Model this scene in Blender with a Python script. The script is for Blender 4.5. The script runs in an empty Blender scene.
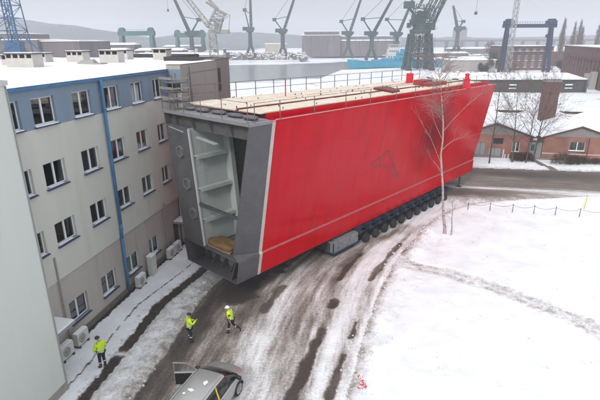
import bpy, bmesh, math, random
import numpy as np
from mathutils import Vector, Matrix, noise as mnoise
random.seed(7)
SC = bpy.context.scene
# ------------------------------------------------------------------ camera
CAM_H = 16.0
PITCH, ROLL = math.radians(19.1), math.radians(0.3)
F = Vector((0, math.cos(PITCH), -math.sin(PITCH)))
R0 = Vector((1, 0, 0)); U0 = R0.cross(F)
RR = R0*math.cos(ROLL) - U0*math.sin(ROLL); UU = R0*math.sin(ROLL) + U0*math.cos(ROLL)
cam = bpy.data.objects.new('camera', bpy.data.cameras.new('camera'))
SC.collection.objects.link(cam)
m = Matrix((RR, UU, -F)).transposed().to_4x4(); m.translation = Vector((0, 0, CAM_H))
cam.matrix_world = m
cam.data.sensor_width = 36; cam.data.lens = 462/600*36
cam.data.clip_start = 0.2; cam.data.clip_end = 6000
SC.camera = cam
# ------------------------------------------------------------------ sky, sun, exposure
SUN_EL, SUN_ROT = math.radians(38), math.radians(205)
W = bpy.data.worlds.new('World'); SC.world = W; W.use_nodes = True
nt = W.node_tree; nt.nodes.clear()
out = nt.nodes.new('ShaderNodeOutputWorld'); bg = nt.nodes.new('ShaderNodeBackground')
sky = nt.nodes.new('ShaderNodeTexSky'); sky.sky_type = 'NISHITA'; sky.sun_disc = False
sky.sun_elevation = SUN_EL; sky.sun_rotation = SUN_ROT; sky.air_density = 1.2; sky.dust_density = 4.0; sky.altitude = 20
mixn = nt.nodes.new('ShaderNodeMix'); mixn.data_type = 'RGBA'      # cloud layer greys the sky out
mixn.inputs['Factor'].default_value = 0.86
mixn.inputs['B'].default_value = (5.9, 6.02, 6.3, 1)
nt.links.new(sky.outputs[0], mixn.inputs['A'])
# overcast dome: brighter overhead than at the horizon
wtc = nt.nodes.new('ShaderNodeTexCoord'); wsx = nt.nodes.new('ShaderNodeSeparateXYZ'); nt.links.new(wtc.outputs['Generated'], wsx.inputs[0])
wmr = nt.nodes.new('ShaderNodeMapRange'); wmr.inputs[1].default_value = 0.0; wmr.inputs[2].default_value = 1.0; wmr.inputs[3].default_value = .68; wmr.inputs[4].default_value = 1.35
nt.links.new(wsx.outputs[2], wmr.inputs[0])
wmx = nt.nodes.new('ShaderNodeMix'); wmx.data_type = 'RGBA'; wmx.blend_type = 'MULTIPLY'; wmx.inputs['Factor'].default_value = 1
nt.links.new(mixn.outputs['Result'], wmx.inputs['A']); nt.links.new(wmr.outputs[0], wmx.inputs['B']); 
wns = nt.nodes.new('ShaderNodeTexNoise'); wns.inputs['Scale'].default_value = 2.2; wns.inputs['Detail'].default_value = 5; nt.links.new(wtc.outputs['Generated'], wns.inputs['Vector'])
wmr2 = nt.nodes.new('ShaderNodeMapRange'); wmr2.inputs[1].default_value = .3; wmr2.inputs[2].default_value = .7; wmr2.inputs[3].default_value = .86; wmr2.inputs[4].default_value = 1.12; nt.links.new(wns.outputs[0], wmr2.inputs[0])
wmx2 = nt.nodes.new('ShaderNodeMix'); wmx2.data_type = 'RGBA'; wmx2.blend_type = 'MULTIPLY'; wmx2.inputs['Factor'].default_value = 1
nt.links.new(wmx.outputs['Result'], wmx2.inputs['A']); nt.links.new(wmr2.outputs[0], wmx2.inputs['B']); nt.links.new(wmx2.outputs['Result'], bg.inputs['Color'])
bg.inputs['Strength'].default_value = 0.12
nt.links.new(bg.outputs[0], out.inputs['Surface'])
sl = bpy.data.lights.new('sun', 'SUN'); sl.energy = 1.45; sl.angle = math.radians(14); sl.color = (1, .985, .97)
so = bpy.data.objects.new('sun', sl); SC.collection.objects.link(so)
so.rotation_euler = (math.pi/2 - SUN_EL, 0, math.pi - SUN_ROT)
SC.view_settings.view_transform = 'Standard'; SC.view_settings.look = 'None'
SC.view_settings.exposure = 0.43; SC.view_settings.gamma = 1; SC.view_settings.use_curve_mapping = False
SC.render.engine = 'CYCLES'
SC.cycles.max_bounces = 6; SC.cycles.diffuse_bounces = 3; SC.cycles.transparent_max_bounces = 12; SC.cycles.volume_bounces = 2

# ------------------------------------------------------------------ materials
def nd(t, kind, **kw):
    n = t.nodes.new(kind)
    for k, v in kw.items(): setattr(n, k, v)
    return n
MATS = {}
def mat(name, col, rough=.7, metal=0., var=.12, scale=3., col2=None, thr=None, bump=0., bscale=20., streak=False, spec=.5, coat=0.):
    """procedural principled: base colour varied by noise, optional second colour in noise patches, bump"""
    if name in MATS: return MATS[name]
    M = bpy.data.materials.new(name); M.use_nodes = True; t = M.node_tree
    b = t.nodes['Principled BSDF']; b.inputs['Roughness'].default_value = rough; b.inputs['Metallic'].default_value = metal
    b.inputs['Specular IOR Level'].default_value = spec; b.inputs['Coat Weight'].default_value = coat
    tc = nd(t, 'ShaderNodeTexCoord'); src = tc.outputs['Object']
    if streak:
        mp = nd(t, 'ShaderNodeMapping'); mp.inputs['Scale'].default_value = (1, 1, .12); t.links.new(src, mp.inputs[0]); src = mp.outputs[0]
    n1 = nd(t, 'ShaderNodeTexNoise'); n1.inputs['Scale'].default_value = scale; n1.inputs['Detail'].default_value = 6
    n1.inputs['Roughness'].default_value = .65
    t.links.new(src, n1.inputs['Vector'])
    r = nd(t, 'ShaderNodeMapRange'); r.inputs[1].default_value = .25; r.inputs[2].default_value = .75
    r.inputs[3].default_value = 1-var; r.inputs[4].default_value = 1+var; t.links.new(n1.outputs['Fac'], r.inputs[0])
    mul = nd(t, 'ShaderNodeMix', data_type='RGBA', blend_type='MULTIPLY'); mul.inputs['Factor'].default_value = 1
    mul.inputs['A'].default_value = (*col, 1); t.links.new(r.outputs[0], mul.inputs['B'])
    res = mul.outputs['Result']
    if col2:
        n2 = nd(t, 'ShaderNodeTexNoise'); n2.inputs['Scale'].default_value = scale*1.7; n2.inputs['Detail'].default_value = 8
        n2.inputs['Roughness'].default_value = .7; t.links.new(src, n2.inputs['Vector'])
        r2 = nd(t, 'ShaderNodeMapRange'); r2.inputs[1].default_value = (thr or .55)-.04; r2.inputs[2].default_value = (thr or .55)+.06
        t.links.new(n2.outputs['Fac'], r2.inputs[0])
        mx = nd(t, 'ShaderNodeMix', data_type='RGBA'); t.links.new(r2.outputs[0], mx.inputs['Factor'])
        t.links.new(res, mx.inputs['A']); mx.inputs['B'].default_value = (*col2, 1); res = mx.outputs['Result']
    t.links.new(res, b.inputs['Base Color'])
    if bump:
        n3 = nd(t, 'ShaderNodeTexNoise'); n3.inputs['Scale'].default_value = bscale; n3.inputs['Detail'].default_value = 5
        t.links.new(tc.outputs['Object'], n3.inputs['Vector'])
        bp = nd(t, 'ShaderNodeBump'); bp.inputs['Strength'].default_value = bump; bp.inputs['Distance'].default_value = .05
        t.links.new(n3.outputs['Fac'], bp.inputs['Height']); t.links.new(bp.outputs[0], b.inputs['Normal'])
    MATS[name] = M; return M
SNOWC = (.815, .835, .865)
M_snow = mat('snow', SNOWC, .8, var=.04, scale=1.2, bump=.35, bscale=6)
M_roofsnow = mat('roof_snow', SNOWC, .8, var=.05, scale=.5, bump=.3, bscale=2)
M_wall = mat('render_grey_green', (.565, .565, .51), .85, var=.08, scale=.5, col2=(.50, .50, .45), thr=.64, streak=True, bump=.08, bscale=40)
M_wall_low = mat('render_taupe', (.43, .40, .36), .85, var=.10, scale=.6, col2=(.37, .345, .31), thr=.62, streak=True, bump=.08, bscale=40)
M_wall_blue = mat('render_blue_grey', (.20, .265, .34), .8, var=.12, scale=.7, streak=True)
M_wing = mat('render_pale', (.62, .645, .60), .85, var=.08, scale=.3, col2=(.55, .57, .53), thr=.60, streak=True, bump=.1, bscale=30)
M_tower = mat('render_beige', (.36, .33, .31), .85, var=.1, scale=.6, streak=True)
M_blue = mat('blue_paint', (.05, .17, .33), .45, var=.2, scale=2)
M_navy = mat('navy_sill', (.03, .05, .11), .5, var=.2)
M_white = mat('white_pvc', (.74, .75, .76), .45, var=.05)
M_black = mat('dark_void', (.025, .026, .028), .7)
M_dkmetal = mat('dark_metal', (.08, .085, .09), .5, metal=.3, var=.25)
M_steel = mat('primer_grey_steel', (.095, .093, .10), .5, metal=.15, var=.22, scale=1.1, col2=(.125, .12, .12), thr=.62, bump=.05, bscale=8)
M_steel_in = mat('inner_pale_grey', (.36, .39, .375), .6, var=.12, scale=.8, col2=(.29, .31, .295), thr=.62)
M_steel_deep = mat('inner_dark_grey', (.27, .30, .265), .7, var=.25, scale=.8)
M_primer = mat('bare_primer_stripe', (.50, .46, .42), .7, var=.12, scale=2)
M_plank = mat('deck_ply', (.66, .56, .44), .8, var=.1, scale=1.2, col2=(.76, .72, .68), thr=.56, bump=.1)
M_redrail = mat('red_rail', (.42, .012, .022), .5, var=.2, scale=2)
M_rail = mat('weathered_rail', (.16, .13, .115), .6, metal=.3, var=.3)
M_tan = mat('tan_tarpaulin', (.17, .10, .035), .8, var=.3, scale=2, bump=.4, bscale=6)
M_wood = mat('pallet_wood', (.30, .21, .12), .85, var=.25, scale=5)
M_brick = None
M_bark_b = mat('birch_bark', (.42, .35, .32), .85, var=.2, scale=4, col2=(.05, .04, .035), thr=.56)
M_twig_b = mat('birch_twigs', (.24, .18, .17), .9, var=.3, scale=4)
M_bark = mat('dark_bark', (.085, .068, .06), .9, var=.3, scale=4)
M_twig = mat('dark_twigs', (.17, .13, .115), .9, var=.3, scale=4)
M_hiviz = mat('hi_vis_yellow', (.62, .85, .02), .7, var=.08, scale=8, bump=.3, bscale=25)
M_reflect = mat('reflective_tape', (.62, .64, .62), .4, var=.05)
M_navycloth = mat('navy_workwear', (.018, .022, .038), .85, var=.2, scale=8, bump=.2, bscale=25)
M_blackcloth = mat('black_workwear', (.014, .014, .017), .85, var=.2, scale=8, bump=.2, bscale=25)
M_skin = mat('skin', (.50, .29, .21), .55, var=.05)
M_helmet = mat('white_helmet', (.8, .8, .8), .35, var=.03)
M_hair = mat('dark_cap', (.03, .028, .03), .8)
M_boot = mat('black_boot', (.012, .011, .011), .6)
M_tyre = mat('tyre_rubber', (.018, .018, .02), .85, var=.2, scale=6)
M_tblue = mat('trailer_blue', (.012, .035, .07), .5, var=.3, scale=3, col2=(.02, .02, .022), thr=.5)
M_tgrey = mat('power_pack_grey', (.20, .21, .22), .5, var=.15, scale=2, col2=(.10, .10, .10), thr=.58)
M_hub = mat('wheel_hub_grey', (.05, .06, .075), .5, metal=.4, var=.2)
M_silver = mat('silver_car_paint', (.47, .47, .45), .32, metal=.55, var=.05, scale=3, coat=.5)
M_carglass = mat('car_glass', (.012, .014, .017), .06, var=.0, spec=.8)
M_carblack = mat('car_black_trim', (.015, .015, .016), .45)
M_yellow = mat('yellow_paint', (.75, .46, .02), .5, var=.1)
M_ac = mat('ac_casing', (.56, .55, .52), .55, var=.08)
M_rust = mat('rust_brown', (.12, .055, .045), .8, var=.3)
M_concrete = mat('concrete', (.36, .34, .32), .85, var=.12, scale=1, streak=True)
M_redpost = mat('red_post', (.60, .01, .03), .5, var=.1)
M_shed = mat('dark_sheet_metal', (.055, .06, .062), .7, var=.25, scale=.3, streak=True)
M_hall = mat('distant_sheet_hall', (.15, .125, .12), .8, var=.2, scale=.12, streak=True)
M_hallm = mat('mauve_sheet_hall', (.16, .13, .135), .8, var=.35, scale=.15, col2=(.10, .09, .095), thr=.58, streak=True)
M_craneT = mat('crane_teal', (.03, .06, .062), .6, var=.2, scale=.2)
M_craneG = mat('crane_teal_green', (.06, .15, .15), .6, var=.2, scale=.2)
M_craneW = mat('crane_beige', (.30, .285, .26), .6, var=.15, scale=.3)
M_craneB = mat('crane_navy', (.02, .035, .08), .6, var=.15, scale=.3)
M_mastblue = mat('mast_blue', (.05, .13, .26), .5, var=.25, scale=.5, col2=(.12, .17, .2), thr=.6)
M_ship = mat('ship_light_blue', (.03, .33, .50), .55, var=.15, scale=.3, col2=(.10, .40, .54), thr=.62)
M_cream = mat('cream_hall', (.52, .48, .42), .8, var=.08, scale=.1)
M_ever = mat('evergreen', (.035, .05, .04), .9, var=.3, scale=.5)
M_hedge = mat('bare_hedge', (.07, .045, .038), .9, var=.3, scale=3)
M_pipe = mat('pipe_grey', (.30, .30, .29), .6, var=.1)
M_greendoor = mat('grey_door', (.24, .26, .26), .6, var=.08)
M_gable = mat('gable_boards', (.24, .22, .21), .85, var=.15, scale=2)
M_rope = mat('rope', (.14, .13, .12), .8)

def win_mat():
    M = bpy.data.materials.new('window_glass'); M.use_nodes = True; t = M.node_tree
    b = t.nodes['Principled BSDF']; o = t.nodes['Material Output']
    tr = nd(t, 'ShaderNodeBsdfTransparent'); tr.inputs[0].default_value = (.75, .8, .8, 1)
    gl = nd(t, 'ShaderNodeBsdfGlossy'); gl.inputs['Roughness'].default_value = .04; gl.inputs['Color'].default_value = (.9, .95, 1, 1)
    lw = nd(t, 'ShaderNodeFresnel'); lw.inputs[0].default_value = 1.5
    ad = nd(t, 'ShaderNodeMath', operation='MULTIPLY_ADD'); ad.inputs[1].default_value = 1.3; ad.inputs[2].default_value = .10; t.links.new(lw.outputs[0], ad.inputs[0])
    mx = nd(t, 'ShaderNodeMixShader'); t.links.new(ad.outputs[0], mx.inputs[0]); t.links.new(tr.outputs[0], mx.inputs[1]); t.links.new(gl.outputs[0], mx.inputs[2])
    t.links.new(mx.outputs[0], o.inputs[0]); t.nodes.remove(b); return M
M_glass = win_mat()

def blind_mat(name, c1, c2, freq):
    M = bpy.data.materials.new(name); M.use_nodes = True; t = M.node_tree; b = t.nodes['Principled BSDF']
    b.inputs['Roughness'].default_value = .9
    tc = nd(t, 'ShaderNodeTexCoord'); w = nd(t, 'ShaderNodeTexWave'); w.inputs['Scale'].default_value = freq; w.inputs['Distortion'].default_value = 1.2
    w.bands_direction = 'X'; w.inputs['Detail'].default_value = 2; t.links.new(tc.outputs['Object'], w.inputs[0])
    mx = nd(t, 'ShaderNodeMix', data_type='RGBA'); mx.inputs['A'].default_value = (*c1, 1); mx.inputs['B'].default_value = (*c2, 1)
    t.links.new(w.outputs['Fac'], mx.inputs['Factor']); t.links.new(mx.outputs['Result'], b.inputs['Base Color']); return M
BLINDS = [blind_mat('brown_blind', (.38, .26, .17), (.75, .60, .44), 2.2), blind_mat('grey_blind', (.3, .3, .3), (.75, .73, .70), 3.),
          blind_mat('dark_room', (.10, .08, .07), (.42, .30, .20), .6), blind_mat('net_curtain', (.7, .69, .67), (.9, .89, .87), 2.5),
          blind_mat('red_room', (.5, .12, .10), (.2, .17, .16), .8)]

def brick_mat(name, c1, c2, mortar, scale=1., rotz=0):
    M = bpy.data.materials.new(name); M.use_nodes = True; t = M.node_tree; b = t.nodes['Principled BSDF']; b.inputs['Roughness'].default_value = .9
    tc = nd(t, 'ShaderNodeTexCoord'); sx = nd(t, 'ShaderNodeSeparateXYZ'); t.links.new(tc.outputs['Object'], sx.inputs[0])
    ad = nd(t, 'ShaderNodeMath', operation='ADD'); t.links.new(sx.outputs[0], ad.inputs[0]); t.links.new(sx.outputs[1], ad.inputs[1])
    cb = nd(t, 'ShaderNodeCombineXYZ'); t.links.new(ad.outputs[0], cb.inputs[0]); t.links.new(sx.outputs[2], cb.inputs[1])
    br = nd(t, 'ShaderNodeTexBrick'); br.inputs['Scale'].default_value = scale; br.inputs['Color1'].default_value = (*c1, 1); br.inputs['Color2'].default_value = (*c2, 1)
    br.inputs['Mortar'].default_value = (*mortar, 1); br.inputs['Brick Width'].default_value = .26; br.inputs['Row Height'].default_value = .08; br.inputs['Mortar Size'].default_value = .012
    t.links.new(cb.outputs[0], br.inputs[0])
    n1 = nd(t, 'ShaderNodeTexNoise'); n1.inputs['Scale'].default_value = .7; n1.inputs['Detail'].default_value = 7; t.links.new(tc.outputs['Object'], n1.inputs[0])
    r = nd(t, 'ShaderNodeMapRange'); r.inputs[1].default_value = .3; r.inputs[2].default_value = .7; r.inputs[3].default_value = .75; r.inputs[4].default_value = 1.25; t.links.new(n1.outputs[0], r.inputs[0])
    mx = nd(t, 'ShaderNodeMix', data_type='RGBA', blend_type='MULTIPLY'); mx.inputs['Factor'].default_value = 1
    t.links.new(br.outputs[0], mx.inputs['A']); t.links.new(r.outputs[0], mx.inputs['B']); t.links.new(mx.outputs['Result'], b.inputs['Base Color']); return M
M_brick = brick_mat('salmon_brick', (.31, .125, .09), (.26, .105, .075), (.27, .18, .15))
M_brickdk = brick_mat('dark_brick', (.13, .055, .045), (.10, .045, .04), (.14, .11, .10))
M_brickhall = brick_mat('purple_brick', (.17, .075, .06), (.13, .06, .05), (.15, .10, .09), .5)

def hull_red():
    """factory-new red paint; faint plate seams, satin gloss with slight unevenness"""
    M = bpy.data.materials.new('red_hull_paint'); M.use_nodes = True; t = M.node_tree; b = t.nodes['Principled BSDF']
    tc = nd(t, 'ShaderNodeTexCoord')
    n1 = nd(t, 'ShaderNodeTexNoise'); n1.inputs['Scale'].default_value = .35; n1.inputs['Detail'].default_value = 5; t.links.new(tc.outputs['Object'], n1.inputs[0])
    n2 = nd(t, 'ShaderNodeTexNoise'); n2.inputs['Scale'].default_value = 6; n2.inputs['Detail'].default_value = 6; t.links.new(tc.outputs['Object'], n2.inputs[0])
    mp = nd(t, 'ShaderNodeMapping'); mp.inputs['Scale'].default_value = (1.6, 1, .16); t.links.new(tc.outputs['Object'], mp.inputs[0])
    n4 = nd(t, 'ShaderNodeTexNoise'); n4.inputs['Scale'].default_value = 1.1; n4.inputs['Detail'].default_value = 7; t.links.new(mp.outputs[0], n4.inputs[0])
    cr = nd(t, 'ShaderNodeMix', data_type='RGBA'); cr.inputs['A'].default_value = (.54, .001, .009, 1); cr.inputs['B'].default_value = (.44, .001, .008, 1); b.inputs['Specular IOR Level'].default_value = .09
    rr_ = nd(t, 'ShaderNodeMapRange'); rr_.inputs[1].default_value = .42; rr_.inputs[2].default_value = .72; t.links.new(n4.outputs[0], rr_.inputs[0])
    t.links.new(rr_.outputs[0], cr.inputs['Factor'])
    t.links.new(cr.outputs['Result'], b.inputs['Base Color'])
    r = nd(t, 'ShaderNodeMapRange'); r.inputs[1].default_value = .3; r.inputs[2].default_value = .7; r.inputs[3].default_value = .10; r.inputs[4].default_value = .26
    t.links.new(n1.outputs[0], r.inputs[0]); t.links.new(r.outputs[0], b.inputs['Roughness'])
    # painted reflections: dark smear two thirds along, pinkish sheen high up near open end
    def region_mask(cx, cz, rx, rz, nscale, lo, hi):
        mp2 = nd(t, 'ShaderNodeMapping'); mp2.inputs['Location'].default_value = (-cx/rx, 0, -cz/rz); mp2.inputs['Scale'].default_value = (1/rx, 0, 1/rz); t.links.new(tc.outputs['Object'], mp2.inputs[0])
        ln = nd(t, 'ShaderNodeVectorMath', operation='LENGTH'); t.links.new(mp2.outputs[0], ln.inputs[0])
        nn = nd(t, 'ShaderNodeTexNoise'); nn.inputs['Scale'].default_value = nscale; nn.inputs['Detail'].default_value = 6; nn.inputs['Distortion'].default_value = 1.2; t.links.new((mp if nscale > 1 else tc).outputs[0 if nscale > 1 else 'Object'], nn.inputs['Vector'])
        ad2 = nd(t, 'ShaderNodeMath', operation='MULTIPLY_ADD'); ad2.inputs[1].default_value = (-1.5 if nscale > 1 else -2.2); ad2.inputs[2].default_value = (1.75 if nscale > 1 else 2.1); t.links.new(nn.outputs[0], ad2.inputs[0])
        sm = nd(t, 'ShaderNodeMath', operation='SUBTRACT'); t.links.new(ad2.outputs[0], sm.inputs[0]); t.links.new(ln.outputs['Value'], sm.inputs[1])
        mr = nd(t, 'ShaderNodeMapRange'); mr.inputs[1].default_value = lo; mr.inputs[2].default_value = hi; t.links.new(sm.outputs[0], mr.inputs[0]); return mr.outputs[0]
    dark_reflection = region_mask(23.2, 8.0, 4.8, 4.2, 1.3, .0, .9); pink_sheen = region_mask(8.0, 8.2, 10., 4.6, .22, -.1, 1.2)
    m1_ = nd(t, 'ShaderNodeMath', operation='MULTIPLY'); m1_.inputs[1].default_value = .78; t.links.new(dark_reflection, m1_.inputs[0])
    m2_ = nd(t, 'ShaderNodeMath', operation='MULTIPLY'); m2_.inputs[1].default_value = .24; t.links.new(pink_sheen, m2_.inputs[0])
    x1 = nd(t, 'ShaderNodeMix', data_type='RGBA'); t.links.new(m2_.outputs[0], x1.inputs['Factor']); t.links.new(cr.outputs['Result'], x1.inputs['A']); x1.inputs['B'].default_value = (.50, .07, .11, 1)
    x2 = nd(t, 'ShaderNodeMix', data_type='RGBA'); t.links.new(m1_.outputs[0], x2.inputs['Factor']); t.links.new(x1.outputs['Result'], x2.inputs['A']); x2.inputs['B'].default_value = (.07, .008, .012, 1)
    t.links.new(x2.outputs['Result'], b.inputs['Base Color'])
    bp = nd(t, 'ShaderNodeBump'); bp.inputs['Strength'].default_value = .22; bp.inputs['Distance'].default_value = .12; t.links.new(n1.outputs[0], bp.inputs['Height'])
    bp2 = nd(t, 'ShaderNodeBump'); bp2.inputs['Strength'].default_value = .05; bp2.inputs['Distance'].default_value = .01; t.links.new(n2.outputs[0], bp2.inputs['Height'])
    t.links.new(bp.outputs[0], bp2.inputs['Normal']); t.links.new(bp2.outputs[0], b.inputs['Normal'])
    return M
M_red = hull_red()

# ------------------------------------------------------------------ helpers
COL = SC.collection
class MB:
    def __init__(s): s.v = []; s.f = []; s.m = []
    def add(s, vs, fs, mi=0):
        o = len(s.v); s.v += [tuple(p) for p in vs]; s.f += [tuple(i+o for i in f) for f in fs]; s.m += [mi]*len(fs); return s
    def hexa(s, p, mi=0):   # bottom 4 (ccw) then top 4
        return s.add(p, [(0,3,2,1), (4,5,6,7), (0,1,5,4), (1,2,6,5), (2,3,7,6), (3,0,4,7)], mi)
    def box(s, x0, x1, y0, y1, z0, z1, mi=0):
        return s.hexa([(x0,y0,z0),(x1,y0,z0),(x1,y1,z0),(x0,y1,z0),(x0,y0,z1),(x1,y0,z1),(x1,y1,z1),(x0,y1,z1)], mi)
    def tube(s, a, b, r0, r1=None, n=6, mi=0, cap=True):
        a = Vector(a); b = Vector(b); r1 = r0 if r1 is None else r1
        d = (b-a)
        if d.length < 1e-6: return s
        d.normalize(); u = d.orthogonal().normalized(); w = d.cross(u)
        vs = []
        for P, r in ((a, r0), (b, r1)):
            for k in range(n):
                an = 2*math.pi*k/n; vs.append(P + (u*math.cos(an) + w*math.sin(an))*r)
        fs = [(k, (k+1) % n, n+(k+1) % n, n+k) for k in range(n)]
        if cap: fs += [tuple(range(n-1, -1, -1)), tuple(range(n, 2*n))]
        return s.add(vs, fs, mi)
    def bar(s, a, b, w, h=None, mi=0):   # square bar
        a = Vector(a); b = Vector(b); h = h or w; d = (b-a).normalized()
        up = Vector((0, 0, 1)) if abs(d.z) < .95 else Vector((0, 1, 0))
        x = d.cross(up).normalized()*w/2; y = x.cross(d).normalized()*h/2
        return s.hexa([a-x-y, a+x-y, b+x-y, b-x-y, a-x+y, a+x+y, b+x+y, b-x+y], mi)
    def prism(s, poly, ext, mi=0):       # poly list of 3D points, ext vector
        n = len(poly); e = Vector(ext); vs = [Vector(p) for p in poly] + [Vector(p)+e for p in poly]
        return s.add(vs, [tuple(range(n-1, -1, -1)), tuple(range(n, 2*n))] + [(k, (k+1) % n, n+(k+1) % n, n+k) for k in range(n)], mi)
    def quad(s, a, b, c, d, mi=0): return s.add([a, b, c, d], [(0, 1, 2, 3)], mi)
    def loft(s, rings, mi=0, cap=True, closed=True):
        n = len(rings[0]); vs = [p for r in rings for p in r]; fs = []
        for i in range(len(rings)-1):
            for k in range(n if closed else n-1):
                fs.append((i*n+k, i*n+(k+1) % n, (i+1)*n+(k+1) % n, (i+1)*n+k))
        if cap: fs += [tuple(range(n-1, -1, -1)), tuple(range((len(rings)-1)*n, len(rings)*n))]
        return s.add(vs, fs, mi)
    def lattice(s, a, b, w0, w1, r, bays, side=None, mi=0, nface=4):
        a = Vector(a); b = Vector(b); d = (b-a).normalized()
        x = (Vector(side) if side else d.orthogonal()); x = (x - d*x.dot(d)).normalized(); y = d.cross(x)
        cs = []
        for i in range(bays+1):
            t = i/bays; P = a.lerp(b, t); w = (w0*(1-t)+w1*t)/2
            cs.append([P+x*w+y*w, P-x*w+y*w, P-x*w-y*w, P+x*w-y*w])
        for i in range(bays):
            for k in range(4):
                s.tube(cs[i][k], cs[i+1][k], r, n=4, mi=mi, cap=False)
                q = (k+1) % 4
                if (i+k) % 2: s.tube(cs[i][k], cs[i+1][q], r*.6, n=3, mi=mi, cap=False)
                else: s.tube(cs[i][q], cs[i+1][k], r*.6, n=3, mi=mi, cap=False)
                s.tube(cs[i][k], cs[i][q], r*.6, n=3, mi=mi, cap=False)
        return s
    def build(s, name, mats, parent=None, smooth=False, bevel=0., fix=True):
        me = bpy.data.meshes.new(name); me.from_pydata(s.v, [], s.f)
        if not isinstance(mats, (list, tuple)): mats = [mats]
        for q in mats: me.materials.append(q)
        if len(mats) > 1: me.polygons.foreach_set('material_index', s.m)
        if fix:
            b = bmesh.new(); b.from_mesh(me); bmesh.ops.recalc_face_normals(b, faces=b.faces); b.to_mesh(me); b.free()
        if smooth: me.polygons.foreach_set('use_smooth', [True]*len(me.polygons))
        me.update()
        o = bpy.data.objects.new(name, me); COL.objects.link(o)
        if parent: o.parent = parent
        if bevel:
            bv = o.modifiers.new('bevel', 'BEVEL'); bv.width = bevel; bv.segments = 2; bv.limit_method = 'ANGLE'
        return o
def tag(o, label=None, cat=None, group=None, kind=None):
    if label: o['label'] = label
    if cat: o['category'] = cat
    if group: o['group'] = group
    if kind: o['kind'] = kind
    return o
def thing(name, loc, rz=0, label=None, cat=None, group=None):
    o = bpy.data.objects.new(name, None); COL.objects.link(o); o.location = loc; o.rotation_euler = (0, 0, rz); o.empty_display_size = .3
    return tag(o, label, cat, group)
def copy_tree(o, parent=None):
    c = o.copy(); COL.objects.link(c)
    if parent: c.parent = parent
    for ch in list(o.children): copy_tree(ch, c)
    return c
def sstep(a, b, x):
    t = np.clip((x-a)/(b-a), 0, 1); return t*t*(3-2*t)
# ------------------------------------------------------------------ ground near the camera: one height field, split by region
BD = np.array([.2079, .9781]); BN = np.array([.9781, -.2079]); B0 = np.array([-11.56, 27.43])   # office grid directions
STRIP_L = [(-11.2, 13), (-10.53, 17.53), (-10.19, 19.25), (-9.37, 25.6), (-7.56, 30.3), (-5, 38)]
STRIP_R = [(-10.9, 13), (-10.05, 17.53), (-9.56, 20.0), (-8.65, 25.8), (-7.0, 30.0), (-4.4, 38)]
ROAD_L = [(-9.2, 12), (-7.92, 17.51), (-7.32, 20.8), (-6.82, 24.63), (-6.2, 27.64), (-4.9, 30.8), (-.5, 38), (4, 46), (8, 56)]
SNOW_R = [(1.0, 12), (2.07, 17.44), (3.45, 22.03), (4.84, 26.25), (6.88, 31.18), (9.13, 35.13), (12.4, 40.3), (15.2, 43.2), (18.2, 44.9), (22.7, 45.9), (32.24, 47.0), (45, 47.4), (60, 46)]
CS_TOP = [(6, 62.5), (23.2, 58.8), (28.4, 57.9), (38, 56.4), (60, 52)]
PATH = [(7.3, 32.6), (7.9, 31.2), (10.8, 29.7), (13.5, 27.4), (16.0, 24.7), (17.3, 22.5), (19, 18), (20, 13)]
def xat(poly, Y):
    P = np.array(poly); return np.interp(Y, P[:, 1], P[:, 0])
def yat(poly, X):
    P = np.array(poly); return np.interp(X, P[:, 0], P[:, 1])
def dpoly(X, Y, poly):
    d = np.full(X.shape, 1e9)
    for (ax, ay), (bx, by) in zip(poly[:-1], poly[1:]):
        vx, vy = bx-ax, by-ay; t = np.clip(((X-ax)*vx+(Y-ay)*vy)/(vx*vx+vy*vy), 0, 1)
        d = np.minimum(d, np.hypot(X-ax-t*vx, Y-ay-t*vy))
    return d
def vnoise(X, Y, sc, seed=0, octs=4):
    """value noise, numpy"""
    rng = np.random.default_rng(seed); T = rng.random((256, 256)); r = np.zeros(X.shape); amp = 1; tot = 0
    for o in range(octs):
        x = X*sc*2**o + 37.1*o; y = Y*sc*2**o + 11.7*o; xi = np.floor(x).astype(int); yi = np.floor(y).astype(int); fx = x-xi; fy = y-yi
        fx = fx*fx*(3-2*fx); fy = fy*fy*(3-2*fy); g = lambda a, b: T[a % 256, b % 256]
        r += amp*((g(xi, yi)*(1-fx)+g(xi+1, yi)*fx)*(1-fy)+(g(xi, yi+1)*(1-fx)+g(xi+1, yi+1)*fx)*fy); tot += amp; amp *= .55
    return r/tot
xs = np.concatenate([np.arange(-14, 12, .11), np.arange(12, 62, .3)]); ys = np.concatenate([np.arange(12.5, 36, .11), np.arange(36, 76, .28)])
X, Y = np.meshgrid(xs, ys); nx, ny = len(xs), len(ys)
xL = xat(STRIP_L, Y); xR = xat(STRIP_R, Y); xr = xat(ROAD_L, Y); ws = .35*(vnoise(X, Y, .8, 3)-.5)
# right snow field boundary: x as function of y below the bend, y as function of x beyond
P = np.array(SNOW_R[:8]); xs_r = np.interp(Y, P[:, 1], P[:, 0]); inside_field = (X+ws > xs_r) & (Y < yat(SNOW_R, X)+ws) & (Y < 47.5)
dS = dpoly(X, Y, SNOW_R)
strip = (X > xL+ws*.6) & (X < xR+ws*.6)
pav = (X <= xL+ws*.6)
bank = (X >= xR+ws*.6) & (X < xr+ws)
far_snow = (Y > yat(CS_TOP, X)+ws) & (X > 4)
reg = np.full(X.shape, 2)      # road
reg[pav & (Y < 40)] = 0; reg[bank & (Y < 38)] = 1; reg[strip & (Y < 40)] = 5
reg[inside_field] = 3
dP = dpoly(X, Y, PATH); reg[(reg == 3) & (dP < .75+ws*1.2)] = 4
reg[far_snow] = 6
lump = vnoise(X, Y, 1.6, 5, 5); lump2 = vnoise(X, Y, .35, 9, 4)
Z = 0.015*(lump-.5)
bm_ = sstep(0, .35, X-xR)*sstep(0, .5, xr-X)
Z = np.where(reg == 1, bm_*(.10+.34*np.clip(lump-.3, 0, 1)), Z)
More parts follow.
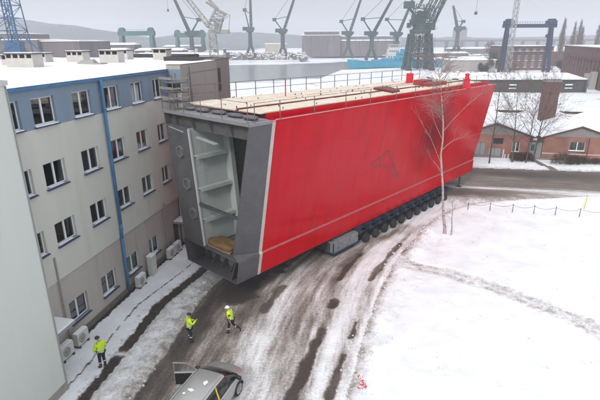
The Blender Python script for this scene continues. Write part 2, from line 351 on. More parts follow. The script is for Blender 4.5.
Z = np.where(reg == 0, .05+.05*sstep(.0, .5, xL-X)+.03*(lump-.5), Z)
Z = np.where(reg == 5, -.02+.05*(lump-.5), Z)
edge = sstep(0, .5, dS); ridge = np.exp(-((dS-.7)/.55)**2)*(vnoise(X, Y, .9, 21, 5))
Z = np.where((reg == 3), .10*edge + .22*ridge + .12*(lump2-.5)+.02*(lump-.5), Z)
Z = np.where(reg == 4, .02+.05*(lump-.5), Z)
Z = np.where(reg == 6, .10*sstep(0, .8, Y-yat(CS_TOP, X)) + .05*(lump2-.5), Z)
# heap in front of birch
def mound(cx, cy, r, h):
    global Z
    Z = Z + h*np.exp(-((X-cx)**2+(Y-cy)**2)/r**2)*(.5+lump)
mound(11.0, 37.2, 1.0, .35); mound(9.3, 33.2, .8, .25); mound(13.0, 38.9, 1.3, .25)
rngf = np.random.default_rng(5)      # footprints and wind-scoured dimples in the open snow
for (ax, ay, bx, by, n_) in ((13.2, 37, 20.5, 41.0, 16), (10, 33.5, 12.6, 36.6, 8), (20, 41.5, 27, 33, 20), (5.5, 24, 9, 30, 12)):
    for i in range(n_):
        k = i/n_; px = ax+(bx-ax)*k+rngf.normal(0, .08)+(.16 if i % 2 else -.16); py = ay+(by-ay)*k+rngf.normal(0, .08)
        Z = Z - .07*np.exp(-(((X-px)/.13)**2+((Y-py)/.2)**2)**1.5)*(reg == 3)
Z = Z + np.where(reg == 3, .035*(vnoise(X, Y, 3.2, 91, 3)-.5), 0)
# --- dirt attribute (0 clean snow .. 1 bare wet ground)
D = np.zeros(X.shape)
# along-road coordinate for streaks: warp so streaks follow the road's bend
mid = (xr+xs_r)/2; wid = np.maximum(xs_r-xr, 1); tr = (X-xr)/wid      # 0 at left edge, 1 right edge
strk = vnoise(tr*9, Y*.12, 1.0, 31, 4); strk2 = vnoise(tr*26, Y*.22, 1.0, 33, 4); patch = vnoise(X, Y, .28, 41, 4)
hullx = np.clip((Y-24)/8, 0, 1)
base = .44 + .22*(strk-.5) + .34*(strk2-.5) + .28*(patch-.5)
base += .13*np.exp(-((tr-.10)/.09)**2)                    # dirty left rut
base += .10*np.exp(-((tr-.32)/.10)**2)
base -= .34*sstep(.62, .92, tr)                          # whiter towards the right edge
base -= .16*np.exp(-((tr-.45)/.10)**2)*(1-hullx)
base -= .06*sstep(0, 9, 24-Y)
road = base
def blob(pts, w, amp, sd):
    global road
    d = dpoly(X, Y, pts); wv = w*(.15+1.7*vnoise(X, Y, .9, sd, 5)**1.3); g_ = np.exp(-(d/wv)**2); road = road + amp*1.25*sstep(.30, .62, g_*(.45+1.1*vnoise(X, Y, 1.9, sd+7, 6)))*(.75+.5*vnoise(X, Y, 4, sd+9, 3)) + amp*.2*g_
T1 = [(9.5, 38.8), (8.34, 37.4), (5.9, 35.2), (3.94, 31.71), (2.74, 29.22), (1.72, 25.11), (1.22, 22.51), (.21, 19.55), (-.57, 17.0), (-1.5, 14.5)]
T2 = [(11.2, 38.6), (8.4, 35.2), (5.71, 30.39), (4.0, 25.9), (2.94, 22.5), (2.04, 19.92), (1.27, 17.2), (.4, 14.5)]
def soft(pts, w, amp, sd):      # broken but continuous melt rut
    global road
    d = dpoly(X, Y, pts); road = road + amp*np.exp(-(d/(w*(.6+.9*vnoise(X, Y, .6, sd, 4))))**2)*(.35+1.1*vnoise(X, Y, .8, sd+1, 5))
soft(T1, .55, .26, 101); soft(T2, .45, .26, 103)
blob([(-.9, 16.2), (-.5, 17.4), (.2, 19.5), (.9, 21.8)], .36, .34, 51)
blob([(1.35, 17.6), (2.0, 19.8), (2.3, 20.7)], .24, .30, 52)
blob([(2.85, 22.2), (3.3, 23.7)], .24, .30, 53)
blob([(2.0, 25.5), (2.25, 26.1)], .36, .34, 54)
blob([(2.7, 29.0), (3.9, 31.6), (4.8, 33.2)], .26, .30, 55)
blob([(4.9, 28.9), (5.7, 30.4), (7.0, 32.8), (8.3, 35.0)], .24, .26, 56)
blob([(1.0, 21.9), (1.25, 23.0)], .3, .22, 62)
blob([(-2.3, 25.2), (-1.9, 26.4), (-1.2, 28)], .42, .20, 58)
blob([(-4.2, 26.8), (-3.2, 28.8), (-2, 31)], 1.0, .30, 59)            # wet patch under the hull's corner
soft([(-8.4, 16), (-6.9, 20), (-6.0, 25.5), (-4.6, 29)], .8, .34, 60)
soft([(-5.5, 16), (-4.4, 21), (-3.3, 26)], .7, .16, 64)
# cross street: brown wet lanes
u = X*BN[0]+Y*BN[1]; v = X*BD[0]+Y*BD[1]
cs = np.clip((Y-44)/5, 0, 1)
lane = .62 + .28*(vnoise(X*.10, v*1.2, 1, 61, 4)-.5) - .30*np.exp(-((v-53.3)/.8)**2) + .20*np.exp(-((v-60.5)/2.2)**2) + .14*(patch-.5) - .28*sstep(62.5, 64., v)+.12*np.exp(-((v-50.5)/1.1)**2)
road = road*(1-cs) + lane*cs
road = road + .0; D = np.where(reg == 2, road, 0)
D = np.where(reg == 1, .24 + .22*sstep(.0, .9, 1-(xr-X))*.8 + .2*(lump-.5), D)
D = np.where(reg == 5, .80 + .3*(lump-.5) - .55*np.exp(-((Y-20.9)/.25)**2), D)
D = np.where(reg == 0, .05 + .30*np.exp(-((xL-X)/.16)**2)*(vnoise(X, Y, 1.5, 71)>.45) + .05*(lump-.5), D)
s_off = (X-B0[0])*BN[0]+(Y-B0[1])*BN[1]
kd = np.abs((xL-X)-(1.0+.12*(vnoise(Y*.3, X*0, 1, 88)-.5))); D = np.where((reg == 0) & (kd < .065), .42*(vnoise(X, Y, 1.3, 89, 3) > .36)+.1, D); Z = np.where((reg == 0) & (kd < .065), Z-.02, Z)
D = np.where((reg == 0) & (s_off < .34+.22*(lump-.5)), .85, D)
D = np.where(reg == 3, .02 + .34*np.exp(-(dS/(.3+.5*vnoise(X, Y, .6, 81)))**2)*(vnoise(X, Y, 1.1, 82)+.3)+.12*np.exp(-(dS/1.6)**2)*lump*1.5 + .05*(lump2-.5)+.09*(np.exp(-(dP/1.1)**2)), D)
D = np.where(reg == 4, .25+.2*(lump-.5)+.10*(vnoise(X, Y, .8, 83)-.5)+.09*np.exp(-((dP-.35)/.12)**2), D)
D = np.where(reg == 6, .03 + .30*np.exp(-((Y-yat(CS_TOP, X))/1.0)**2), D)
dsp = dpoly(X, Y, [(32.0, 66), (32.3, 62), (32.7, 57.5)]); D = np.where((reg == 6) & (dsp < .45), .6, D)

isr = (reg == 2)
fx_ = np.where(cs > .5, v*1.0, (X-xr)*1.0); fy_ = np.where(cs > .5, X*.07, Y*.13)
FLOW = np.where(isr[..., None], np.stack([fx_, fy_, 0*X], -1), np.stack([X*.8, Y*.8, 0*X], -1))
Z = Z + np.where(reg == 2, -.035*sstep(.5, .8, D) + .05*sstep(.62, .95, tr)*(1-cs)*(vnoise(X, Y, 1.4, 95, 5)*2-.6) + .02*(vnoise(FLOW[..., 0]*3, FLOW[..., 1]*3, 1, 96, 3)-.5), 0)
def ground_mat(name, dirt, dirt2, brown=(.205, .172, .148), bmp=.75):
    M = bpy.data.materials.new(name); M.use_nodes = True; t = M.node_tree; b = t.nodes['Principled BSDF']
    at_ = nd(t, 'ShaderNodeAttribute'); at_.attribute_name = 'wear'
    tc = nd(t, 'ShaderNodeTexCoord')
    n1 = nd(t, 'ShaderNodeTexNoise'); n1.inputs['Scale'].default_value = 6.5; n1.inputs['Detail'].default_value = 10; n1.inputs['Roughness'].default_value = .72; t.links.new(tc.outputs['Object'], n1.inputs[0])
    n2 = nd(t, 'ShaderNodeTexNoise'); n2.inputs['Scale'].default_value = .6; n2.inputs['Detail'].default_value = 6; t.links.new(tc.outputs['Object'], n2.inputs[0])
    fl_ = nd(t, 'ShaderNodeAttribute'); fl_.attribute_name = 'flow'      # across / along the lane, so melt and tyre streaks follow it
    n4 = nd(t, 'ShaderNodeTexNoise'); n4.inputs['Scale'].default_value = 2.6; n4.inputs['Detail'].default_value = 9; n4.inputs['Roughness'].default_value = .68; t.links.new(fl_.outputs['Vector'], n4.inputs[0])
    na = nd(t, 'ShaderNodeMath', operation='MULTIPLY_ADD'); na.inputs[1].default_value = .75; na.inputs[2].default_value = -.375; t.links.new(n4.outputs[0], na.inputs[0])
    m1 = nd(t, 'ShaderNodeMath', operation='MULTIPLY_ADD'); m1.inputs[1].default_value = .55; t.links.new(n1.outputs[0], m1.inputs[0])
    mb_ = nd(t, 'ShaderNodeMath', operation='SUBTRACT'); t.links.new(na.outputs[0], mb_.inputs[0]); mb_.inputs[1].default_value = .275; t.links.new(mb_.outputs[0], m1.inputs[2])
    m3 = nd(t, 'ShaderNodeMath', operation='ADD'); t.links.new(at_.outputs['Fac'], m3.inputs[0]); t.links.new(m1.outputs[0], m3.inputs[1])
    cr = nd(t, 'ShaderNodeValToRGB'); t.links.new(m3.outputs[0], cr.inputs[0]); e = cr.color_ramp.elements
    e[0].position = .12; e[0].color = (*SNOWC, 1); e[1].position = .90; e[1].color = (*dirt2, 1)
    for p, c in ((.27, (.64, .635, .635)), (.40, (.40, .375, .355)), (.54, brown), (.70, dirt)):
        k = e.new(p); k.color = (*c, 1)
    r = nd(t, 'ShaderNodeMapRange'); r.inputs[1].default_value = .3; r.inputs[2].default_value = .7; r.inputs[3].default_value = .9; r.inputs[4].default_value = 1.08; t.links.new(n2.outputs[0], r.inputs[0])
    mx = nd(t, 'ShaderNodeMix', data_type='RGBA', blend_type='MULTIPLY'); mx.inputs['Factor'].default_value = 1; t.links.new(cr.outputs[0], mx.inputs['A']); t.links.new(r.outputs[0], mx.inputs['B'])
    t.links.new(mx.outputs['Result'], b.inputs['Base Color'])
    rg = nd(t, 'ShaderNodeMapRange'); rg.inputs[1].default_value = .4; rg.inputs[2].default_value = .9; rg.inputs[3].default_value = .85; rg.inputs[4].default_value = .5; t.links.new(m3.outputs[0], rg.inputs[0]); t.links.new(rg.outputs[0], b.inputs['Roughness'])
    n3 = nd(t, 'ShaderNodeTexNoise'); n3.inputs['Scale'].default_value = 9; n3.inputs['Detail'].default_value = 7; t.links.new(tc.outputs['Object'], n3.inputs[0])
    bp = nd(t, 'ShaderNodeBump'); bp.inputs['Strength'].default_value = bmp; bp.inputs['Distance'].default_value = .07; t.links.new(n3.outputs[0], bp.inputs['Height']); t.links.new(bp.outputs[0], b.inputs['Normal'])
    return M
M_ground = ground_mat('snow_slush_asphalt', (.112, .092, .080), (.058, .048, .043))
M_field = ground_mat('trodden_snow', (.112, .092, .080), (.058, .048, .043), bmp=.32)
M_soil = ground_mat('snow_and_soil', (.06, .043, .035), (.028, .022, .019), (.12, .09, .075))
idx = np.arange(nx*ny).reshape(ny, nx)
q = np.stack([idx[:-1, :-1], idx[:-1, 1:], idx[1:, 1:], idx[1:, :-1]], -1)
fr = reg[:-1, :-1]
def region(name, k, M):
    fs = q[fr == k].reshape(-1, 4); us, inv = np.unique(fs, return_inverse=True); inv = inv.reshape(-1, 4)
    me = bpy.data.meshes.new(name); vs = np.stack([X.ravel()[us], Y.ravel()[us], Z.ravel()[us]], -1)
    me.vertices.add(len(us)); me.vertices.foreach_set('co', vs.ravel())
    me.loops.add(inv.size); me.loops.foreach_set('vertex_index', inv.ravel().astype(np.int32))
    me.polygons.add(len(inv)); me.polygons.foreach_set('loop_start', np.arange(0, inv.size, 4, dtype=np.int32)); me.polygons.foreach_set('loop_total', np.full(len(inv), 4, dtype=np.int32))
    me.update(calc_edges=True); me.validate()
    a = me.attributes.new('wear', 'FLOAT', 'POINT'); a.data.foreach_set('value', D.ravel()[us].astype(np.float32))
    f_ = me.attributes.new('flow', 'FLOAT_VECTOR', 'POINT'); f_.data.foreach_set('vector', FLOW.reshape(-1, 3)[us].astype(np.float32).ravel())
    me.polygons.foreach_set('use_smooth', [True]*len(me.polygons)); me.materials.append(M)
    o = bpy.data.objects.new(name, me); COL.objects.link(o); o['kind'] = 'structure'; return o
region('pavement', 0, M_soil); region('snow_bank', 1, M_ground); region('road', 2, M_ground); region('snow_field', 3, M_field)
region('footpath', 4, M_field); region('soil_strip', 5, M_soil); region('roadside_snow', 6, M_ground)

# ------------------------------------------------------------------ wide land, river
def poly_sheet(name, outer, holes, z, M, thick=0):
    cu = bpy.data.curves.new(name, 'CURVE'); cu.dimensions = '2D'; cu.fill_mode = 'BOTH'; cu.extrude = thick/2
    for L in [outer]+holes:
        sp = cu.splines.new('POLY'); sp.points.add(len(L)-1); sp.use_cyclic_u = True
        for p, (x, y) in zip(sp.points, L): p.co = (x, y, 0, 1)
    o = bpy.data.objects.new(name, cu); COL.objects.link(o); dg = bpy.context.evaluated_depsgraph_get()
    me = bpy.data.meshes.new_from_object(o.evaluated_get(dg)); bpy.data.objects.remove(o)
    me.materials.clear(); me.materials.append(M); o = bpy.data.objects.new(name, me); COL.objects.link(o); o.location.z = z - thick/2; o['kind'] = 'structure'; return o
RIVER = [(-62, 150), (-75, 380), (-40, 402), (0, 415), (10, 500), (40, 520), (104, 515), (130, 500), (200, 420), (330, 390), (560, 360), (560, 330), (330, 345), (200, 335), (110, 325), (60, 290), (24, 272), (10, 215), (-6, 150), (-14, 118), (-50, 118)]
M_land = mat('snow_land', (.74, .75, .78), .85, var=.1, scale=.05, col2=(.36, .34, .34), thr=.60)
poly_sheet('ground', [(-2350, -180), (2350, -180), (2350, 2150), (-2350, 2150)], [RIVER], -.12, M_land, 3.0)
def water_mat():
    M = bpy.data.materials.new('river_ice_water'); M.use_nodes = True; t = M.node_tree; b = t.nodes['Principled BSDF']
    tc = nd(t, 'ShaderNodeTexCoord'); mp = nd(t, 'ShaderNodeMapping'); mp.inputs['Scale'].default_value = (.012, .035, 1); mp.inputs['Rotation'].default_value = (0, 0, .25); t.links.new(tc.outputs['Object'], mp.inputs[0])
    n = nd(t, 'ShaderNodeTexNoise'); n.inputs['Scale'].default_value = 1.; n.inputs['Detail'].default_value = 7; n.inputs['Roughness'].default_value = .6; t.links.new(mp.outputs[0], n.inputs[0])
    sx = nd(t, 'ShaderNodeSeparateXYZ'); t.links.new(tc.outputs['Object'], sx.inputs[0])
    # channel kept open by traffic: distance from the fairway line, along +y
    k = nd(t, 'ShaderNodeMath', operation='MULTIPLY_ADD'); k.inputs[1].default_value = -.55; t.links.new(sx.outputs[0], k.inputs[0]); t.links.new(sx.outputs[1], k.inputs[2])
    r = nd(t, 'ShaderNodeMapRange'); r.inputs[1].default_value = 120; r.inputs[2].default_value = 560; t.links.new(k.outputs[0], r.inputs[0])
    cr = nd(t, 'ShaderNodeValToRGB'); e = cr.color_ramp.elements; e[0].position = .0; e[0].color = (.95,)*3+(1,); e[1].position = 1; e[1].color = (.9,)*3+(1,)
    for p_, c_ in ((.20, .80), (.26, .42), (.30, .20), (.50, .20), (.60, .32), (.66, .92)):
        q_ = e.new(p_); q_.color = (c_,)*3+(1,)
    t.links.new(r.outputs[0], cr.inputs[0])
    a = nd(t, 'ShaderNodeMath', operation='MULTIPLY_ADD'); a.inputs[1].default_value = 1.7; a.inputs[2].default_value = -.85; t.links.new(n.outputs[0], a.inputs[0])
    s = nd(t, 'ShaderNodeMath', operation='ADD'); t.links.new(a.outputs[0], s.inputs[0]); t.links.new(cr.outputs[0], s.inputs[1])
    r2 = nd(t, 'ShaderNodeMapRange'); r2.inputs[1].default_value = .46; r2.inputs[2].default_value = .56; t.links.new(s.outputs[0], r2.inputs[0])
    mx = nd(t, 'ShaderNodeMix', data_type='RGBA'); mx.inputs['A'].default_value = (.16, .175, .185, 1); mx.inputs['B'].default_value = (.74, .76, .80, 1); t.links.new(r2.outputs[0], mx.inputs['Factor']); t.links.new(mx.outputs['Result'], b.inputs['Base Color'])
    r3 = nd(t, 'ShaderNodeMapRange'); r3.inputs[3].default_value = .22; r3.inputs[4].default_value = .8; t.links.new(r2.outputs[0], r3.inputs[0]); t.links.new(r3.outputs[0], b.inputs['Roughness'])
    return M
poly_sheet('river', [(-400, 60), (900, 60), (900, 700), (-400, 700)], [], -1.9, water_mat())
# distant wooded hills
def hill(name, pts, y0, depth, seed, M):
    rng = random.Random(seed); rings = []; N = 160
    for j in range(9):
        t = j/8; row = []
        for i in range(N+1):
            x = pts[0][0]+(pts[-1][0]-pts[0][0])*i/N; h = float(np.interp(x, [p[0] for p in pts], [p[1] for p in pts]))
            prof = math.sin(min(1, t*1.25)*math.pi/2)*(1 if t < .8 else 1-(t-.8))
            h2 = h*prof + (mnoise.noise(Vector((x*.012, t*3, seed)))*4 + mnoise.noise(Vector((x*.05, t*9, seed)))*2.0)*prof
            row.append((x, y0+depth*t+18*mnoise.noise(Vector((x*.01, seed, 0))), h2-.5))
        rings.append(row)
    mb = MB(); mb.loft(rings, closed=False, cap=False); o = mb.build(name, M, smooth=True); o['kind'] = 'structure'; return o
M_hill = mat('wooded_snowy_hill', (.09, .10, .105), .95, var=.45, scale=.02, col2=(.42, .44, .46), thr=.62)
hill('wooded_hill', [(-1300, 62), (-900, 66), (-620, 64), (-540, 58), (-430, 46), (-340, 32), (-270, 21), (-180, 14), (-80, 8)], 820, 160, 3, M_hill)
hill('distant_hill', [(-420, 8), (-330, 26), (-230, 36), (-120, 36), (0, 28), (200, 22), (450, 20), (900, 26), (1300, 22)], 1020, 200, 8, M_hill)
# ------------------------------------------------------------------ the red hull section on its trailers (local x along the hull, y to its left)
HULL_LOC, HULL_RZ = (-4.0, 25.77, 0), math.atan2(.7337, .6794)
LEN = 35.5
def sec(L):
    k = L/LEN
    return dict(bR=(.10*k, 1.45+.1*k), bL=(5.3, 1.42), lR=(-.32+.40*k, 3.02-.2*k), lL=(5.6, 3.02-.2*k), cR=((.2-.44*min(1, L/1.8))+.40*k, (3.4-.27*min(1, L/1.8))-.2*k), cL=(5.4, 3.28-.2*k),
                tR=(-1.82+.5*k, 11.76-.34*k), tL=(6.6-.3*k, 11.76-.34*k))
def slab(mb, L0, L1, p, q, th, mi=0, out=0.0):
    """plate between section points p and q from L0 to L1, thickness th to the inside (right of p->q negative)"""
    if L1-L0 > 2.4 or (L0 < 1.8 < L1-.01 and L1-L0 > 1.9):      # short strakes, so a twisting side stays true
        cuts = sorted({L0, L1, *[x for x in (1.8,) if L0 < x < L1], *np.linspace(L0, L1, int((L1-L0)/1.5)+1)[1:-1]})
        for a_, b_ in zip(cuts[:-1], cuts[1:]): slab(mb, a_, b_, p, q, th, mi, out)
        return
    vs = []
    for o_ in (out, -th):
        for L in (L0, L1):
            s = sec(L); a = Vector(s[p]); b = Vector(s[q]); d = (b-a).normalized(); n = Vector((d.y, -d.x))*o_
            vs += [(L, a.x+n.x, a.y+n.y), (L, b.x+n.x, b.y+n.y)]
    mb.hexa([vs[0], vs[2], vs[3], vs[1], vs[4], vs[6], vs[7], vs[5]], mi)
hull = thing('hull_section', HULL_LOC, HULL_RZ, 'huge red painted steel hull section with open grey end, carried on low trailers', 'hull section')
# outer plating: p->q runs so that the outside is on the right-hand side (n = (dy,-dx))
mb = MB(); slab(mb, 2.0, LEN, 'tR', 'cR', .05); side = None
# orientation test: for the right side, going down from tR to cR, d=(+,-) -> n=(dy,-dx)=(-,-): outside of the right side is -y: correct
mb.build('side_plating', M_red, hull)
mb = MB(); slab(mb, 2.0, LEN, 'lR', 'bR', .05); mb.build('bilge_plating', M_red, hull)
mb = MB(); slab(mb, 2.0, LEN, 'cR', 'lR', .04); mb.build('chine_ledge', mat('dusty_ledge', (.34, .09, .09), .8, var=.15, scale=3, col2=(.16, .02, .02), thr=.6), hull)
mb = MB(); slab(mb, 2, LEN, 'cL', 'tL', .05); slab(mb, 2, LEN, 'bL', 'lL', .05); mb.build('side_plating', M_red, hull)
mb = MB(); slab(mb, 0, 2, 'cL', 'tL', .05); slab(mb, 0, 2, 'bL', 'lL', .05); mb.build('primed_margin', M_steel, hull)
mb = MB(); slab(mb, 0, LEN, 'bR', 'bL', .05); mb.build('bottom_plating', M_steel, hull)
mb = MB(); slab(mb, 0, 1.74, 'tR', 'cR', .05); slab(mb, 0, 1.74, 'cR', 'lR', .05); slab(mb, 0, 1.74, 'lR', 'bR', .05); mb.build('primed_margin', M_steel, hull)
mb = MB(); slab(mb, 1.742, 1.998, 'tR', 'cR', .05, out=.004); slab(mb, 1.742, 1.998, 'lR', 'bR', .05, out=.004); slab(mb, 1.742, 1.998, 'cR', 'lR', .05, out=.004); mb.build('bare_weld_stripe', M_primer, hull)
# weld seams: thin proud beads along and across the side plating
def onside(L, k, off=.006):
    s = sec(L); a = Vector(s['cR']); b = Vector(s['tR']); p = a.lerp(b, k); d = (b-a).normalized(); n = Vector((-d.y, d.x))
    return Vector((L, p.x+n.x*off, p.y+n.y*off))
M_seam = mat('red_seam', (.34, .004, .012), .5, var=.1)
mb = MB()
for k in (.365, .74): mb.tube(onside(2, k, 0), onside(LEN, k, 0), .008, n=6)
for L in (8.4, 14.8, 21.2, 27.6): mb.tube(onside(L, 0, 0), onside(L, 1, 0), .007, n=6)
mb.build('weld_seam', M_seam, hull)
# far transom
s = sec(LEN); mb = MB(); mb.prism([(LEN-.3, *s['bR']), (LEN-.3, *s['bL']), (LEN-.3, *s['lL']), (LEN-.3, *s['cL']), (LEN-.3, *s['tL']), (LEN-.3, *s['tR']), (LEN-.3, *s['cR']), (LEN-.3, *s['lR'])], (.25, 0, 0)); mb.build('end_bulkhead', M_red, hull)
# emblem: letter-like outline in dark red strips laid on the side plating
zk = lambda z: (z-3.3)/(11.76-3.3)
E_ = {'apex': (15.56, 7.47), 'lt': (13.22, 6.83), 'lb': (13.9, 6.43), 'cl': (14.64, 6.47), 'cu': (14.36, 7.05), 'mid': (15.51, 6.3), 'jr': (16.42, 5.72), 'jru': (16.86, 5.80), 'rb': (17.5, 4.85), 'rt': (18.35, 4.55), 'rm': (16.86, 5.86)}
def epos(n):
    L, z = E_[n]; return onside(L, (z-sec(L)['cR'][1])/(sec(L)['tR'][1]-sec(L)['cR'][1]), .012)
mb = MB()
for a_, b_, w in (('apex', 'lt', .12), ('lt', 'lb', .12), ('lb', 'cl', .12), ('cl', 'mid', .12), ('mid', 'jr', .12), ('jr', 'rb', .12), ('rb', 'rt', .12), ('rt', 'apex', .17), ('cl', 'cu', .10), ('jr', 'rm', .10)):
    pa, pb = epos(a_), epos(b_); s_ = sec(pa.x); dd = (Vector((0, *s_['tR']))-Vector((0, *s_['cR']))).normalized(); n_ = Vector((0, -dd.z, dd.y)); dr = (pb-pa).normalized(); sd = dr.cross(n_).normalized()*w/2; pa = pa-dr*w*.4; pb = pb+dr*w*.4; o_ = n_*.012
    mb.hexa([pa-sd-o_, pa+sd-o_, pb+sd-o_, pb-sd-o_, pa-sd+o_*.1, pa+sd+o_*.1, pb+sd+o_*.1, pb-sd+o_*.1])
mb.build('emblem', mat('emblem_dark_red', (.20, .004, .012), .4, var=.05), hull)
# ---- open front end
mb = MB()    # left column, a box girder
mb.hexa([(0, 3.3, 3.1), (.9, 3.3, 3.1), (.9, 5.36, 3.1), (0, 5.36, 3.1), (0, 4.1, 10.9), (.9, 4.1, 10.9), (.9, 6.42, 10.9), (0, 6.42, 10.9)]); mb.build('end_column', M_steel, hull, bevel=.01)
for (t_, z_) in ((5.0, 9.25), (4.52, 7.18), (4.08, 5.25)):
    mb = MB(); ring = []
    for r_, x_ in ((.42, .0), (.42, -.12), (.29, -.12), (.29, -.04)):
        ring.append([(x_, t_+r_*math.cos(a*math.pi/3+.5), z_+r_*math.sin(a*math.pi/3+.5)) for a in range(6)])
    mb.loft(ring, cap=False); o = mb.build('hexagonal_collar', mat('collar_grey', (.17, .17, .175), .5, metal=.3, var=.2), hull)
    mb = MB(); mb.prism([(-.045, t_+.29*math.cos(a*math.pi/3+.5), z_+.29*math.sin(a*math.pi/3+.5)) for a in range(6)], (.03, 0, 0)); mb.build('plywood_cover', mat('cover_grey', (.10, .095, .09), .8, var=.4), o)
mb = MB()    # header: top flange and recessed web
mb.hexa([(0, -1.8, 11.60), (1.7, -1.8, 11.60), (1.7, 6.58, 11.60), (0, 6.58, 11.60), (0, -1.82, 11.77), (1.7, -1.82, 11.77), (1.7, 6.6, 11.77), (0, 6.6, 11.77)])
mb.build('header_flange', mat('flange_grey', (.22, .22, .225), .5, var=.15, scale=1.), hull, bevel=.01)
mb = MB(); mb.box(.45, .55, -1.55, 6.45, 10.75, 11.6)
for t_ in (.1, 2.0, 3.8, 5.6): mb.hexa([(.05, t_, 11.58), (.05, t_+.04, 11.58), (.45, t_+.04, 11.58), (.45, t_, 11.58), (.38, t_, 10.8), (.38, t_+.04, 10.8), (.45, t_+.04, 10.8), (.45, t_, 10.8)])
mb.build('header_web', mat('web_dark', (.085, .08, .078), .6, var=.2), hull)
M_light = mat('light_grey_primer', (.36, .37, .36), .6, var=.12, scale=2)
for (t0, t1, z_) in ((4.5, 6.1, 10.62), (1.3, 3.2, 10.28)):
    mb = MB(); mb.hexa([(-.02, t0, z_-.08), (.25, t0, z_-.08), (.25, t1, z_+.1), (-.02, t1, z_+.1), (-.02, t0, z_-.02), (.25, t0, z_-.02), (.25, t1, z_+.16), (-.02, t1, z_+.16)]); mb.build('bracket', M_light, hull)
# interior: left wall leaning, stiffeners, ring frames, bulkhead, right wall inside, floor
def lw(L, z, o=0): return (L, 3.3+.8*(z-3.1)/7.8-o, z)
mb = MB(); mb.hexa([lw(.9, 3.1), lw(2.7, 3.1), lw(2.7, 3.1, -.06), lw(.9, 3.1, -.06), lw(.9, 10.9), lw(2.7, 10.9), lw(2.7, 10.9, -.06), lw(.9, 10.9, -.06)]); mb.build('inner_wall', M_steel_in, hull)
mb = MB(); mb.hexa([lw(2.7, 3.1), lw(12, 3.1), lw(12, 3.1, -.06), lw(2.7, 3.1, -.06), lw(2.7, 10.9), lw(12, 10.9), lw(12, 10.9, -.06), lw(2.7, 10.9, -.06)]); mb.build('inner_wall', M_steel_deep, hull)  # inner wall in a darker tone beyond the first ring frame
mb = MB(); mb.hexa([lw(.03, 3.12, .0), lw(.9, 3.12, .0), lw(.9, 3.12, -.02), lw(.03, 3.12, -.02), lw(.03, 10.85, 0), lw(.9, 10.85, 0), lw(.9, 10.85, -.02), lw(.03, 10.85, -.02)])
for i in range(len(mb.v)): mb.v[i] = (mb.v[i][0], mb.v[i][1]-.015, mb.v[i][2])
mb.build('inner_wall', M_steel_in, hull)
for z_ in (9.1, 7.0, 4.95):
    mb = MB(); mb.hexa([lw(.15, z_, .42), lw(2.68, z_, .42), lw(2.68, z_, .0), lw(.15, z_, .0), lw(.15, z_+.05, .42), lw(2.68, z_+.05, .42), lw(2.68, z_+.05, .0), lw(.15, z_+.05, .0)])
    mb.hexa([lw(.15, z_-.16, .42), lw(2.68, z_-.16, .42), lw(2.68, z_-.16, .39), lw(.15, z_-.16, .39), lw(.15, z_-.001, .42), lw(2.68, z_-.001, .42), lw(2.68, z_-.001, .39), lw(.15, z_-.001, .39)])
    mb.build('stiffener', M_steel_in, hull)
mb = MB(); mb.hexa([lw(0, 3.12, .10), lw(.12, 3.12, .10), lw(.12, 3.12, .02), lw(0, 3.12, .02), lw(0, 10.8, .10), lw(.12, 10.8, .10), lw(.12, 10.8, .02), lw(0, 10.8, .02)]); mb.build('edge_bar', mat('pale_edge', (.5, .5, .5), .6, var=.05), hull)
for L in (2.7, 7.0):
    mb = MB(); mb.hexa([lw(L, 3.12, .75), lw(L+.04, 3.12, .75), lw(L+.04, 3.12, .001), lw(L, 3.12, .001), lw(L, 10.8, .75), lw(L+.04, 10.8, .75), lw(L+.04, 10.8, .001), lw(L, 10.8, .001)])
    mb.hexa([lw(L-.14, 3.12, .79), lw(L+.18, 3.12, .79), lw(L+.18, 3.12, .752), lw(L-.14, 3.12, .752), lw(L-.14, 10.8, .79), lw(L+.18, 10.8, .79), lw(L+.18, 10.8, .752), lw(L-.14, 10.8, .752)])
    mb.build('ring_frame', M_steel_in, hull)
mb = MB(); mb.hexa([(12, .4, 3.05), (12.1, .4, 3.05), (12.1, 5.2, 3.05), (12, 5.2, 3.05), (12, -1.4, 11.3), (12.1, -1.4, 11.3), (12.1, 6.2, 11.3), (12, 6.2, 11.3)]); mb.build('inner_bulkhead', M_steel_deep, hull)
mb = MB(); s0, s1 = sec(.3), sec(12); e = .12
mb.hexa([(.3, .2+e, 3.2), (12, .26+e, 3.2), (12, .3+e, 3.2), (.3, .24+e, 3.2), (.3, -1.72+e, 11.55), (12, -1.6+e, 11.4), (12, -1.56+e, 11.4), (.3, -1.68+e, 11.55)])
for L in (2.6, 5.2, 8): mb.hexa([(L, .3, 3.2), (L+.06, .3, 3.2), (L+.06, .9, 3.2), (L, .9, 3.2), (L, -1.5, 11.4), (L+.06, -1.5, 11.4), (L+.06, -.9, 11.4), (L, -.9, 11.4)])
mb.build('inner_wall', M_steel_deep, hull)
mb = MB(); mb.box(.9, 12, .3, 3.25, 3.06, 3.1); mb.build('inner_floor', M_steel, hull)
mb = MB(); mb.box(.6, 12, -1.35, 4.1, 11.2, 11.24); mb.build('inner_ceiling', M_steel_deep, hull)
mb = MB(); mb.bar((.12, 4.0, 5.98), (.12, -.35, 5.95), .12, .22); mb.build('cross_brace', M_dkmetal, hull)
mb = MB(); mb.hexa([(0, -.33, 3.0), (1.72, -.3, 3.0), (1.72, 5.58, 3.0), (0, 5.6, 3.0), (0, -.33, 3.08), (1.72, -.3, 3.08), (1.72, 5.58, 3.08), (0, 5.6, 3.08)]); mb.build('ledge_plate', M_steel, hull, bevel=.008)
mb = MB(); mb.box(1.3, 1.36, .02, 5.3, 1.5, 3.0); mb.build('box_beam_back', mat('beam_back_grey', (.16, .16, .165), .6, var=.2), hull)
mb = MB()
